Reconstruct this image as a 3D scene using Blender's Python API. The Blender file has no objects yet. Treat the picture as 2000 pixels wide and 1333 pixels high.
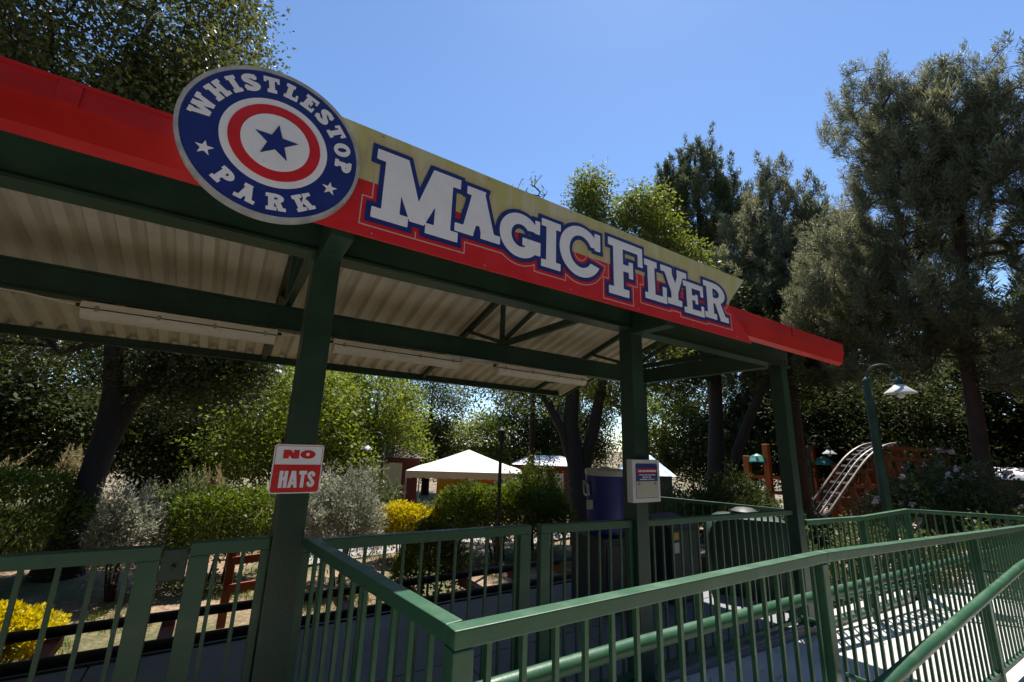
import bpy, bmesh, math, random
import numpy as np
from mathutils import Vector, Matrix
pi = math.pi
sc = bpy.context.scene
COL = sc.collection

# ------------------------------------------------------------------ camera
EYE = Vector((0.0, 0.0, 1.95))
F_PX, PITCH, ROLL, YAW = 851.44, math.radians(13.65), math.radians(1.91), math.radians(57.386)
_c, _s = math.cos, math.sin
fw = Vector((_c(YAW)*_c(PITCH), _s(YAW)*_c(PITCH), _s(PITCH)))
rt = Vector((_s(YAW), -_c(YAW), 0)); up = rt.cross(fw)
r2 = rt*_c(ROLL)+up*_s(ROLL); u2 = up*_c(ROLL)-rt*_s(ROLL)
cd = bpy.data.cameras.new('camera'); cam = bpy.data.objects.new('camera', cd); COL.objects.link(cam)
cam.matrix_world = Matrix(((r2.x, u2.x, -fw.x, EYE.x), (r2.y, u2.y, -fw.y, EYE.y), (r2.z, u2.z, -fw.z, EYE.z), (0, 0, 0, 1)))
cd.sensor_width = 36; cd.sensor_fit = 'HORIZONTAL'; cd.lens = 36*F_PX/2000; cd.clip_start = .05; cd.clip_end = 3000
sc.camera = cam

# ------------------------------------------------------------------ sky, sun, exposure
SUN = Vector((0.375, 0.27, 1.0)).normalized()
w = bpy.data.worlds.new('World'); sc.world = w; w.use_nodes = True
nt = w.node_tree; nt.nodes.clear()
sky = nt.nodes.new('ShaderNodeTexSky'); sky.sky_type = 'NISHITA'; sky.sun_disc = False
sky.sun_elevation = math.asin(SUN.z); sky.sun_rotation = math.atan2(SUN.x, SUN.y)
sky.altitude = 900; sky.air_density = 1.0; sky.dust_density = .18; sky.ozone_density = 3.2
bg = nt.nodes.new('ShaderNodeBackground'); bg.inputs[1].default_value = .115
wo = nt.nodes.new('ShaderNodeOutputWorld')
hs0 = nt.nodes.new('ShaderNodeHueSaturation'); hs0.inputs['Saturation'].default_value = 1.06
nt.links.new(sky.outputs[0], hs0.inputs['Color']); nt.links.new(hs0.outputs[0], bg.inputs[0]); nt.links.new(bg.outputs[0], wo.inputs[0])
sl = bpy.data.lights.new('sun', 'SUN'); sl.energy = 4.9; sl.angle = math.radians(.53); sl.color = (1, .955, .87)
so = bpy.data.objects.new('sun', sl); COL.objects.link(so)
so.rotation_euler = (-SUN).to_track_quat('-Z', 'Y').to_euler(); so.location = SUN*60
sc.view_settings.view_transform = 'Standard'; sc.view_settings.look = 'None'
sc.view_settings.gamma = 1; sc.view_settings.use_curve_mapping = False
sc.view_settings.exposure = .86
sc.cycles.max_bounces = 5; sc.cycles.diffuse_bounces = 2; sc.cycles.glossy_bounces = 2
sc.cycles.transmission_bounces = 3; sc.cycles.transparent_max_bounces = 4

# ------------------------------------------------------------------ materials
MATS = {}
def mat(name, col, rough=.6, var=.15, scale=6.0, bump=0.0, bscale=60.0, metal=0.0, spec=.5, col2=None, stretch=None, fac=(.35, .7), chips=None, stretch2=None):
    if name in MATS: return MATS[name]
    m = bpy.data.materials.new(name); m.use_nodes = True; t = m.node_tree; b = t.nodes['Principled BSDF']
    b.inputs['Roughness'].default_value = rough; b.inputs['Metallic'].default_value = metal
    b.inputs['Specular IOR Level'].default_value = spec
    tc = t.nodes.new('ShaderNodeTexCoord'); mp = t.nodes.new('ShaderNodeMapping')
    t.links.new(tc.outputs['Object'], mp.inputs[0])
    if stretch: mp.inputs['Scale'].default_value = stretch
    n = t.nodes.new('ShaderNodeTexNoise'); n.inputs['Scale'].default_value = scale; n.inputs['Detail'].default_value = 6; n.inputs['Roughness'].default_value = .65
    t.links.new(mp.outputs[0], n.inputs[0])
    rp = t.nodes.new('ShaderNodeValToRGB'); rp.color_ramp.elements[0].position = fac[0]; rp.color_ramp.elements[1].position = fac[1]
    c2 = col2 if col2 else tuple(min(1, c*(1+var)) for c in col)
    c1 = col if col2 else tuple(c*(1-var) for c in col)
    rp.color_ramp.elements[0].color = (*c1, 1); rp.color_ramp.elements[1].color = (*c2, 1)
    t.links.new(n.outputs[0], rp.inputs[0]); last = rp.outputs[0]
    mr = t.nodes.new('ShaderNodeMapRange'); mr.inputs[1].default_value = .3; mr.inputs[2].default_value = .7; mr.inputs[3].default_value = max(.05, rough-.12); mr.inputs[4].default_value = min(1, rough+.12)
    t.links.new(n.outputs[0], mr.inputs[0]); t.links.new(mr.outputs[0], b.inputs['Roughness'])
    if chips:
        for sc_, lo, cc_ in chips:
            n3 = t.nodes.new('ShaderNodeTexNoise'); n3.inputs['Scale'].default_value = sc_; n3.inputs['Detail'].default_value = 5; n3.inputs['Roughness'].default_value = .7
            if stretch2: 
                mp2 = t.nodes.new('ShaderNodeMapping'); mp2.inputs['Scale'].default_value = stretch2; t.links.new(tc.outputs['Object'], mp2.inputs[0]); t.links.new(mp2.outputs[0], n3.inputs[0])
            else: t.links.new(tc.outputs['Object'], n3.inputs[0])
            r3 = t.nodes.new('ShaderNodeMapRange'); r3.inputs[1].default_value = lo; r3.inputs[2].default_value = lo+.06
            t.links.new(n3.outputs[0], r3.inputs[0]); mx = t.nodes.new('ShaderNodeMix'); mx.data_type = 'RGBA'; mx.inputs[7].default_value = (*cc_, 1)
            t.links.new(r3.outputs[0], mx.inputs[0]); t.links.new(last, mx.inputs[6]); last = mx.outputs[2]
    t.links.new(last, b.inputs['Base Color'])
    if bump > 0:
        n2 = t.nodes.new('ShaderNodeTexNoise'); n2.inputs['Scale'].default_value = bscale; n2.inputs['Detail'].default_value = 4
        t.links.new(mp.outputs[0], n2.inputs[0])
        bp = t.nodes.new('ShaderNodeBump'); bp.inputs['Strength'].default_value = bump; bp.inputs['Distance'].default_value = .01
        t.links.new(n2.outputs[0], bp.inputs['Height']); t.links.new(bp.outputs[0], b.inputs['Normal'])
    MATS[name] = m; return m

def leaf_mat(name, ca, cb, trans=.35, rough=.45, spec=.5):
    m = bpy.data.materials.new(name); m.use_nodes = True; t = m.node_tree; b = t.nodes['Principled BSDF']; out = t.nodes['Material Output']
    at = t.nodes.new('ShaderNodeAttribute'); at.attribute_name = 'tint'
    rp = t.nodes.new('ShaderNodeValToRGB'); rp.color_ramp.elements[0].color = (*ca, 1); rp.color_ramp.elements[1].color = (*cb, 1)
    t.links.new(at.outputs['Fac'], rp.inputs[0]); t.links.new(rp.outputs[0], b.inputs['Base Color'])
    b.inputs['Roughness'].default_value = rough+.08; b.inputs['Specular IOR Level'].default_value = spec*.5
    tr = t.nodes.new('ShaderNodeBsdfTranslucent'); hs = t.nodes.new('ShaderNodeHueSaturation')
    hs.inputs['Hue'].default_value = .485; hs.inputs['Saturation'].default_value = 1.15; hs.inputs['Value'].default_value = 1.5
    t.links.new(rp.outputs[0], hs.inputs['Color']); t.links.new(hs.outputs[0], tr.inputs[0])
    mx = t.nodes.new('ShaderNodeMixShader'); mx.inputs[0].default_value = trans
    t.links.new(b.outputs[0], mx.inputs[1]); t.links.new(tr.outputs[0], mx.inputs[2]); t.links.new(mx.outputs[0], out.inputs[0])
    return m

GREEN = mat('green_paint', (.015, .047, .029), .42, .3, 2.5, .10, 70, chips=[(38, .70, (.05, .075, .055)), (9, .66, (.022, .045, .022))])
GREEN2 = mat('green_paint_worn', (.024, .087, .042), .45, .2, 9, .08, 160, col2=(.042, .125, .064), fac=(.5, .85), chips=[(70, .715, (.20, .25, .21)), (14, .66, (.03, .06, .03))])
RED = mat('red_fascia_paint', (.47, .014, .012), .4, .16, 2, .06, 14, chips=[(3, .60, (.36, .016, .014)), (26, .74, (.5, .12, .09))], stretch2=(1.5, 1, .25))
CREAM = mat('cream_roof_sheet', (.62, .58, .50), .55, .12, 2.2, .05, 40, chips=[(1.6, .60, (.44, .39, .31)), (30, .75, (.2, .12, .07))], stretch2=(3, .5, 1))
FIXT = mat('aged_fixture_plastic', (.80, .72, .56), .5, .1, 8)
DIFF = mat('ribbed_fixture_diffuser', (.86, .80, .68), .35, .06, 10)
DARK = mat('dark_rubber', (.02, .02, .022), .6, .2, 10)
STEEL = mat('galvanised_steel', (.42, .42, .43), .42, .12, 12, metal=.7)
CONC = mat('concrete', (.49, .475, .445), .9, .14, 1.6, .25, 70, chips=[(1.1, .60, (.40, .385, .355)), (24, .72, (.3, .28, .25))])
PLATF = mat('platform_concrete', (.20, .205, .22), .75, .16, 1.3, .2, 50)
SOIL = None
WHITEP = mat('sign_white_print', (.85, .85, .88), .42, .04, 9, chips=[(7, .63, (.72, .71, .70))], stretch2=(2, 1, .35))
NAVYP = mat('sign_navy_print', (.016, .03, .19), .4, .1, 9)
REDP = mat('sign_red_print', (.62, .018, .02), .42, .08, 7, chips=[(5, .62, (.50, .03, .03))], stretch2=(2, 1, .3))
PALEL = mat('sign_pale_line', (.62, .42, .36), .45, .08, 9)
OLIVE = mat('sign_faded_yellow', (.52, .48, .16), .5, .2, 3.2, .03, 30, col2=(.62, .60, .42), stretch=(3.2, 1, .7), fac=(.42, .72))
RIM = mat('sign_weathered_rim', (.42, .42, .42), .6, .25, 16, .2, 80)
BARK = mat('dark_bark', (.034, .027, .021), .95, .35, 9, .8, 24, stretch=(1, 1, .25))
BARKP = mat('pine_bark', (.075, .042, .03), .95, .4, 7, .8, 18, stretch=(1, 1, .3))
WOODR = mat('red_brown_timber', (.24, .062, .028), .75, .25, 6, .2, 40, stretch=(1, 1, .4))
BLUEP = mat('blue_cooler_plastic', (.015, .028, .27), .4, .06, 6)
WHITEPL = mat('white_plastic', (.62, .61, .58), .45, .05, 6)
GREYC = mat('grey_cabinet_paint', (.042, .047, .06), .55, .1, 5)
TENTM = mat('white_canopy_fabric', (.64, .61, .55), .8, .06, 2)

# ------------------------------------------------------------------ scene helpers
def tag(o, label=None, cat=None, group=None, kind=None):
    if label: o['label'] = label
    if cat: o['category'] = cat
    if group: o['group'] = group
    if kind: o['kind'] = kind
    return o
def thing(name, label, cat, loc=(0, 0, 0), rz=0, group=None):
    o = bpy.data.objects.new(name, None); COL.objects.link(o); o.location = loc; o.rotation_euler = (0, 0, rz)
    o.empty_display_size = .1
    o['_w'] = 0; del o['_w']
    return tag(o, label, cat, group)
def link(name, me, parent=None, world=True):
    """world=True: mesh coordinates are world coordinates even under a parent that only has a location."""
    o = bpy.data.objects.new(name, me); COL.objects.link(o)
    if parent is not None:
        o.parent = parent
        if world: o.location = -wloc(parent)
    return o
def wloc(o):
    v = Vector(o.location)
    while o.parent is not None: o = o.parent; v = v+Vector(o.location)
    return v

class MB:
    def __init__(s): s.v = []; s.f = []
    def add(s, vs, fs):
        n = len(s.v); s.v += [tuple(p) for p in vs]; s.f += [tuple(i+n for i in f) for f in fs]; return s
    def box(s, a, b):
        x0, y0, z0 = a; x1, y1, z1 = b
        return s.add([(x0, y0, z0), (x1, y0, z0), (x1, y1, z0), (x0, y1, z0), (x0, y0, z1), (x1, y0, z1), (x1, y1, z1), (x0, y1, z1)],
                     [(0, 3, 2, 1), (4, 5, 6, 7), (0, 1, 5, 4), (1, 2, 6, 5), (2, 3, 7, 6), (3, 0, 4, 7)])
    def beam(s, p, q, wd, ht, upv=(0, 0, 1)):
        p = Vector(p); q = Vector(q); d = (q-p).normalized(); u = Vector(upv); sd = d.cross(u)
        if sd.length < 1e-4: sd = d.cross(Vector((1, 0, 0)))
        sd.normalize(); u = sd.cross(d).normalized(); a = sd*wd/2; b = u*ht/2
        return s.add([p-a-b, p+a-b, p+a+b, p-a+b, q-a-b, q+a-b, q+a+b, q-a+b],
                     [(0, 1, 2, 3), (4, 7, 6, 5), (0, 4, 5, 1), (1, 5, 6, 2), (2, 6, 7, 3), (3, 7, 4, 0)])
    def tube(s, pts, rad, n=8, cap=True):
        pts = [Vector(p) for p in pts]
        if not hasattr(rad, '__len__'): rad = [rad]*len(pts)
        base = len(s.v); ref = None
        for i, p in enumerate(pts):
            d = (pts[min(i+1, len(pts)-1)]-pts[max(i-1, 0)]).normalized()
            if ref is None: ref = Vector((0, 0, 1)) if abs(d.z) < .9 else Vector((1, 0, 0))
            a = d.cross(ref).normalized(); b = a.cross(d).normalized(); ref = b
            for k in range(n):
                t = 2*pi*k/n; s.v.append(tuple(p+(a*math.cos(t)+b*math.sin(t))*rad[i]))
        for i in range(len(pts)-1):
            for k in range(n):
                k2 = (k+1) % n; o = base+i*n
                s.f.append((o+k, o+k2, o+n+k2, o+n+k))
        if cap:
            s.f.append(tuple(base+k for k in range(n))[::-1]); s.f.append(tuple(base+(len(pts)-1)*n+k for k in range(n)))
        return s
    def lathe(s, c, prof, n=24, axis='z'):
        base = len(s.v); c = Vector(c)
        for r, h in prof:
            for k in range(n):
                t = 2*pi*k/n
                s.v.append(tuple(c+(Vector((r*math.cos(t), r*math.sin(t), h)) if axis == 'z' else Vector((r*math.cos(t), -h, r*math.sin(t))))))
        for i in range(len(prof)-1):
            for k in range(n):
                k2 = (k+1) % n; o = base+i*n; s.f.append((o+k, o+k2, o+n+k2, o+n+k))
        s.f.append(tuple(base+k for k in range(n))[::-1]); s.f.append(tuple(base+(len(prof)-1)*n+k for k in range(n)))
        return s
    def prismX(s, poly, x0, x1):        # poly of (y,z)
        n = len(poly); return s.add([(x0, y, z) for y, z in poly]+[(x1, y, z) for y, z in poly],
            [tuple(range(n))[::-1], tuple(range(n, 2*n))]+[(i, (i+1) % n, n+(i+1) % n, n+i) for i in range(n)])
    def prismY(s, poly, y0, y1):        # poly of (x,z)
        n = len(poly); return s.add([(x, y0, z) for x, z in poly]+[(x, y1, z) for x, z in poly],
            [tuple(range(n)), tuple(range(n, 2*n))[::-1]]+[(i, n+i, n+(i+1) % n, (i+1) % n) for i in range(n)])
    def prismZ(s, poly, z0, z1):
        n = len(poly); return s.add([(x, y, z0) for x, y in poly]+[(x, y, z1) for x, y in poly],
            [tuple(range(n))[::-1], tuple(range(n, 2*n))]+[(i, (i+1) % n, n+(i+1) % n, n+i) for i in range(n)])
    def mesh(s, name, m, smooth=False, bevel=0):
        me = bpy.data.meshes.new(name); me.from_pydata(s.v, [], s.f); me.materials.append(m)
        bm = bmesh.new(); bm.from_mesh(me)
        bmesh.ops.recalc_face_normals(bm, faces=bm.faces)
        if bevel: bmesh.ops.bevel(bm, geom=[e for e in bm.edges], offset=bevel, segments=2, profile=.6, affect='EDGES', clamp_overlap=True)
        bm.to_mesh(me); bm.free()
        if smooth:
            for p in me.polygons: p.use_smooth = True
            try: me.set_sharp_from_angle(angle=math.radians(40))
            except Exception: pass
        return me
    def build(s, name, m, parent=None, smooth=False, bevel=0):
        return link(name, s.mesh(name, m, smooth, bevel), parent)

def smooth01(t): t = max(0, min(1, t)); return t*t*(3-2*t)
def ground(x, y):
    d = math.hypot(x, y)
    return -.3-1.05*smooth01((d-10.5)/7)-.3*(1-smooth01((y-3)/1.6))*(1-smooth01((d-8)/6))+.03*math.sin(x*1.7)*math.sin(y*1.3)

# ------------------------------------------------------------------ ground
def build_ground():
    global SOIL
    m = bpy.data.materials.new('soil_and_mulch'); m.use_nodes = True; t = m.node_tree; b = t.nodes['Principled BSDF']; b.inputs['Roughness'].default_value = .95
    tc = t.nodes.new('ShaderNodeTexCoord')
    n1 = t.nodes.new('ShaderNodeTexNoise'); n1.inputs['Scale'].default_value = .55; n1.inputs['Detail'].default_value = 8
    n2 = t.nodes.new('ShaderNodeTexNoise'); n2.inputs['Scale'].default_value = 22; n2.inputs['Detail'].default_value = 6
    t.links.new(tc.outputs['Object'], n1.inputs[0]); t.links.new(tc.outputs['Object'], n2.inputs[0])
    r1 = t.nodes.new('ShaderNodeValToRGB'); e = r1.color_ramp.elements
    e[0].position = .42; e[0].color = (.30, .21, .14, 1); e[1].position = .62; e[1].color = (.075, .10, .03, 1)
    r2_ = t.nodes.new('ShaderNodeValToRGB'); r2_.color_ramp.elements[0].position = .3; r2_.color_ramp.elements[0].color = (.45, .42, .4, 1); r2_.color_ramp.elements[1].position = .75; r2_.color_ramp.elements[1].color = (1.3, 1.25, 1.2, 1)
    mx = t.nodes.new('ShaderNodeMix'); mx.data_type = 'RGBA'; mx.blend_type = 'MULTIPLY'; mx.inputs[0].default_value = 1
    t.links.new(n1.outputs[0], r1.inputs[0]); t.links.new(n2.outputs[0], r2_.inputs[0])
    t.links.new(r1.outputs[0], mx.inputs[6]); t.links.new(r2_.outputs[0], mx.inputs[7]); t.links.new(mx.outputs[2], b.inputs['Base Color'])
    bp = t.nodes.new('ShaderNodeBump'); bp.inputs['Strength'].default_value = .7; bp.inputs['Distance'].default_value = .03
    t.links.new(n2.outputs[0], bp.inputs['Height']); t.links.new(bp.outputs[0], b.inputs['Normal'])
    SOIL = m
    xs = sorted(set([-900, -400, -150, -70, -40]+[i*.75 for i in range(-28, 60)]+[60, 90, 170, 400, 900]))
    ys = sorted(set([-900, -300, -80, -30, -12]+[i*.75 for i in range(-8, 60)]+[60, 90, 170, 400, 900]))
    vs = [(x, y, ground(x, y)) for y in ys for x in xs]; nx = len(xs)
    fs = [(j*nx+i, j*nx+i+1, (j+1)*nx+i+1, (j+1)*nx+i) for j in range(len(ys)-1) for i in range(nx-1)]
    mb = MB(); mb.v = vs; mb.f = fs
    tag(mb.build('ground', SOIL, smooth=True), kind='structure')
build_ground()

FLOOR = .45
def ramp_z(x): return FLOOR-.036*max(0, min(x, 7.6)-2.2)
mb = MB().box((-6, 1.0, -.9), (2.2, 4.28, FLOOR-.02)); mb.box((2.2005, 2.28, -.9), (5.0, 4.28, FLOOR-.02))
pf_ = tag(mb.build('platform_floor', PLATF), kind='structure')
for i in range(10):
    for j in range(3):
        x0, x1 = -6+i*1.1, -6+(i+1)*1.1; y0, y1 = ((1.0, 2.08), (2.08, 3.18), (3.18, 4.28))[j]
        if x0 > 2.0 and j == 0: continue
        x1 = min(x1, 2.2) if j == 0 else x1
        if x0 > 1.9 and j == 1: y0 = 2.28
        if x1-x0 < .3: continue
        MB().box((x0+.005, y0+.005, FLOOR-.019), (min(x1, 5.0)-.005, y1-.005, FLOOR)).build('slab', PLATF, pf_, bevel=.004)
mb = MB()
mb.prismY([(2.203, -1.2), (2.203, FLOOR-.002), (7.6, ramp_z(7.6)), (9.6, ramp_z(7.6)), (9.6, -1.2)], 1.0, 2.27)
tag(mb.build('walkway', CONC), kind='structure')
mb = MB(); mb.prismY([(-6, -1.2), (-6, -.12), (0, -.12), (7.6, ramp_z(7.6)-.012), (9.6, ramp_z(7.6)-.012), (9.6, -1.2)], -1.5, .996)
tag(mb.build('approach_ramp', CONC), kind='structure')
mb = MB(); mb.beam((5.02, 2.33, ramp_z(5)-.05), (7.5, 2.33, ramp_z(7.4)-.05), .11, .3)
tag(mb.build('kerb', CONC, bevel=.012), kind='structure')
# pale footpath behind the planting
mb = MB(); pth = [(1.6, 9.7), (3.4, 10.0), (5.6, 10.9), (9, 13.2), (13, 14.4)]
for i in range(len(pth)):
    x, y = pth[i]; mb.v += [(x-.3, y-.45, ground(x, y)+.035), (x+.3, y+.55, ground(x, y)+.035)]
    if i: mb.f.append((2*i-2, 2*i, 2*i+1, 2*i-1))
tag(mb.build('footpath', mat('path_concrete', (.27, .25, .23), .9, .15, 1.6, .2, 60)), kind='structure')

# ------------------------------------------------------------------ station shelter
ZB, ZT = 2.87, 3.085            # beam bottom / top
PX = [-4.24, .314, 2.592, 4.85]  # post positions
PW = .125; YP = 2.3125; YM = 4.18; RIDGE_Y = 4.27; RIDGE_Z = 3.80; SLOPE = .289
RX0, RX1 = -4.78, 5.5
sh = thing('station_shelter', 'open sided station shelter with green steel frame and corrugated cream roof', 'shelter', (1.6, 3.2, FLOOR))
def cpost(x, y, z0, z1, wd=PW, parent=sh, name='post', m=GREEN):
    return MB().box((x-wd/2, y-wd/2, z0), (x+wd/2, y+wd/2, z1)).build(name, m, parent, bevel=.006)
for x in PX:
    p = cpost(x, YP, FLOOR, ZB-.0005)
    bpz = MB().box((x-.11, YP-.11, FLOOR+.002), (x+.11, YP+.11, FLOOR+.016)); bpz.build('base_plate', GREEN, p, bevel=.002)
for x in (-4.24, 4.85): cpost(x, YM, FLOOR, ZB-.0005)
def channel_x(name, x0, x1, y, z0, z1, wd=.125, open_front=True):
    """rolled channel along X: a web with two flanges pointing towards the viewer"""
    t = .012; y0 = y-wd/2; y1 = y+wd/2
    poly = [(y0, z0), (y1, z0), (y1, z1), (y0, z1), (y0, z1-t*1.3), (y0+.02, z1-t*1.5), (y0+.02, z0+t*1.5), (y0, z0+t*1.3)]
    return MB().prismX(poly, x0, x1).build(name, GREEN, sh)
channel_x('front_beam', RX0+.1, 5.0, YP, ZB, ZT)
channel_x('middle_beam', RX0+.1, 4.912, YM, ZB, ZT-.005)
MB().box((RX0+.1, 6.70, 2.95), (RX1-.08, 6.76, 3.05)).build('eave_beam', GREEN, sh, bevel=.003)
for x in (-4.24, 4.85):
    MB().box((x-.05, YP+.064, ZB+.004), (x+.05, YM-.064, ZT-.02)).build('tie_beam', GREEN, sh, bevel=.004)
def roof_z(y): return RIDGE_Z-SLOPE*abs(y-RIDGE_Y)
for x in PX:
    tr = thing('truss', None, None); tr.parent = sh; tr.location = Vector((x, RIDGE_Y, ZT))-wloc(sh)
    def member(name, p, q, wd=.05, ht=.05): MB().beam((x, *p), (x, *q), wd, ht).build(name, GREEN, tr)
    ro = .075
    member('rafter', (RIDGE_Y+.01, RIDGE_Z-ro), (6.80, roof_z(6.80)-ro), .055, .07)
    member('rafter', (RIDGE_Y-.01, RIDGE_Z-ro-.002), (1.96, roof_z(1.96)-ro-.002), .055, .07)
    member('bottom_chord', (2.27, ZT+.032), (6.2, ZT+.032), .05, .06)
    member('king_post', (RIDGE_Y, ZT+.064), (RIDGE_Y, RIDGE_Z-.11), .046, .046)
    member('brace', (RIDGE_Y+.03, ZT+.07), (RIDGE_Y+.85, roof_z(RIDGE_Y+.85)-.11), .04, .04)
    member('brace', (RIDGE_Y-.03, ZT+.07), (RIDGE_Y-.85, roof_z(RIDGE_Y-.85)-.11), .04, .04)
    # outrigger bracket in front of the beam
    if x < 4: MB().box((x-.05, 1.93, ZB-.035), (x+.05, YP-PW/2-.001, ZT-.07)).build('outrigger', GREEN, sh, bevel=.004)
for x in PX:
    for zz in (ZB+.05, ZB+.15):
        for sx in (-.036, .036): MB().lathe((x+sx, YP-PW/2-.0005, zz), [(.011, 0), (.011, .008), (.006, .011)], 6, 'y').build('bolt', GREEN, sh)
for x in (-3.1, -.62, 4.35): MB().box((x-.03, 1.8935, 3.036), (x+.03, 1.8995, 3.1165)).build('fascia_joint', RED, sh)
# corrugated sheets
def sheet_mesh(length):
    pitch, wd = .2, .82; prof = []
    x = 0
    pts = [(0, 0), (.055, 0), (.088, .056), (.137, .056), (.17, 0)]
    while x < wd-.001:
        for dx, dz in pts:
            if x+dx <= wd: prof.append((x+dx, dz))
        x += pitch
    prof.append((wd, 0)); n = len(prof); t = .003
    vs = []
    for yy in (0, length):
        for (px, pz) in prof: vs.append((px, yy, pz))
        for (px, pz) in prof: vs.append((px, yy, pz+t))
    fs = []
    for i in range(n-1):
        fs += [(i, 2*n+i, 2*n+i+1, i+1), (n+i, n+i+1, 3*n+i+1, 3*n+i), (i, i+1, n+i+1, n+i), (2*n+i, 3*n+i, 3*n+i+1, 2*n+i+1)]
    m_ = MB(); m_.v = vs; m_.f = fs; return m_.mesh('roof_sheet', CREAM)
ang = math.atan(SLOPE); LB = (6.88-RIDGE_Y)/math.cos(ang); sm = sheet_mesh(LB); smf = sheet_mesh((RIDGE_Y-1.99)/math.cos(ang))
k = 0; x = RX0
while x < RX1-.1:
    for side in (0, 1):
        o = bpy.data.objects.new('roof_sheet', sm if side == 0 else smf); COL.objects.link(o); o.parent = sh
        zo = .004*(k % 2)
        if side == 0:
            o.location = Vector((x, RIDGE_Y+.002, RIDGE_Z-.05+zo))-wloc(sh); o.rotation_euler = (-ang, 0, 0)
        else:
            o.location = Vector((x+.82, RIDGE_Y-.002, RIDGE_Z-.05+zo))-wloc(sh); o.rotation_euler = (-ang, 0, pi)
    x += .8; k += 1
RXE = x+.02
MB().prismX([(RIDGE_Y-.16, RIDGE_Z-.012), (RIDGE_Y, RIDGE_Z+.036), (RIDGE_Y+.16, RIDGE_Z-.012), (RIDGE_Y+.16, RIDGE_Z-.006), (RIDGE_Y, RIDGE_Z+.043), (RIDGE_Y-.16, RIDGE_Z-.006)], RX0, RXE).build('ridge_cap', CREAM, sh)
# verge trim at the right end of the roof
for a, b in (((RIDGE_Y+.005), 6.88), ((RIDGE_Y-.005), 1.99)):
    MB().beam((RXE+.012, a, RIDGE_Z-.03-SLOPE*abs(a-RIDGE_Y)), (RXE+.012, b, RIDGE_Z-.03-SLOPE*abs(b-RIDGE_Y)), .02, .11).build('verge_trim', GREEN, sh)
# folded red fascia gutter
fy = 1.9; RFX = 5.42
poly = [(fy, 3.125), (fy+.085, 3.125), (fy+.085, 2.93), (fy+.06, 2.905), (fy+.022, 2.93), (fy+.004, 3.02), (fy, 3.035)]
MB().prismX(poly, RX0, RFX).build('fascia', RED, sh)
MB().box((RX0, fy-.006, 3.118), (RFX, fy+.004, 3.129)).build('fascia_lip', RED, sh)

# ------------------------------------------------------------------ railings
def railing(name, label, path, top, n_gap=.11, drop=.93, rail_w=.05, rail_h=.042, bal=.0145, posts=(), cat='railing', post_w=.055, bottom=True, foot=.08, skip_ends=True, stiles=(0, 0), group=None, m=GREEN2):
    """path: list of (x,y); top: list of z of the rail top; posts: fractions along the path with posts to the floor"""
    t = thing(name, label, cat, (path[0][0], path[0][1], top[0]-1.08), group=group)
    meshes = {}
    for i in range(len(path)-1):
        a = Vector((*path[i], top[i]-rail_h/2)); b = Vector((*path[i+1], top[i+1]-rail_h/2))
        MB().beam(a, b, rail_w, rail_h).build('top_rail', m, t, bevel=.004)
        if bottom:
            dz = Vector((0, 0, drop)); MB().beam(a-dz, b-dz, .03, .03).build('bottom_rail', m, t)
        L = (b-a).length; ang_ = math.atan2(b.y-a.y, b.x-a.x)
        n = max(1, int(round(L/n_gap)))
        key = round(drop, 3)
        if key not in meshes:
            meshes[key] = MB().box((-bal/2, -bal/2, -drop+.012), (bal/2, bal/2, -rail_h/2-.0005)).mesh('baluster', m)
        for k_ in range(1 if (skip_ends or i) else 0, n):
            p = a.lerp(b, k_/n); o = link('baluster', meshes[key], t, world=False)
            o.location = p-wloc(t); o.rotation_euler = (0, 0, ang_)
        for e_, fl in ((a, stiles[0] if i == 0 else 0), (b, stiles[1] if i == len(path)-2 else 0)):
            if fl:
                d = (b-a).normalized(); c = e_+(d*fl/2 if e_ is a else -d*fl/2)
                s_ = MB().box((-fl/2, -.02, -drop-.016), (fl/2, .02, -rail_h/2-.0006)).build('stile', m, t, bevel=.003)
                s_.location = c-wloc(t); s_.rotation_euler = (0, 0, ang_)
    for (px_, py_, pz_) in posts:
        MB().box((px_-post_w/2, py_-post_w/2, pz_-1.08-foot), (px_+post_w/2, py_+post_w/2, pz_-rail_h-.0006)).build('post', m, t, bevel=.004)
    return t
RT = 1.53
# left pair of gates between the posts, then gates between posts one and two
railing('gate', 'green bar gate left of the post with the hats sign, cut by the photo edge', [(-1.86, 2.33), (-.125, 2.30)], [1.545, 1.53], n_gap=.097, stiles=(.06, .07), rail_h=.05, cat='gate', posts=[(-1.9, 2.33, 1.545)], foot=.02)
railing('gate', 'narrow green bar gate leaf hinged directly left of the hats sign post', [(-.035, 2.30), (.248, 2.30)], [1.535, 1.535], n_gap=.094, stiles=(.07, .03), rail_h=.05, cat='gate')
lt = thing('gate_latch', 'small dark green latch box between the two left gate leaves', 'latch', (-.08, 2.30, 1.40))
MB().box((-.122, 2.287, 1.40), (-.038, 2.313, 1.515)).build('housing', GREEN, lt, bevel=.004); MB().tube([(-.08, 2.287, 1.45), (-.08, 2.265, 1.45)], .007).build('keyhole', DARK, lt)
railing('gate', 'long green bar gate leaf behind the corner railing, left of the gate gap', [(.382, 2.33), (1.655, 2.32)], [1.505, 1.495], n_gap=.098, stiles=(.04, .075), rail_h=.05, cat='gate')
railing('gate', 'green bar gate leaf in front of the blue cooler cabinet', [(1.73, 2.32), (2.526, 2.31)], [1.49, 1.475], n_gap=.098, stiles=(.07, .03), rail_h=.05, cat='gate')
railing('railing', 'green bar railing between the notice board post and the right end post', [(2.66, 2.31), (4.78, 2.31)], [1.465, 1.44], n_gap=.105, cat='railing')
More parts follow.
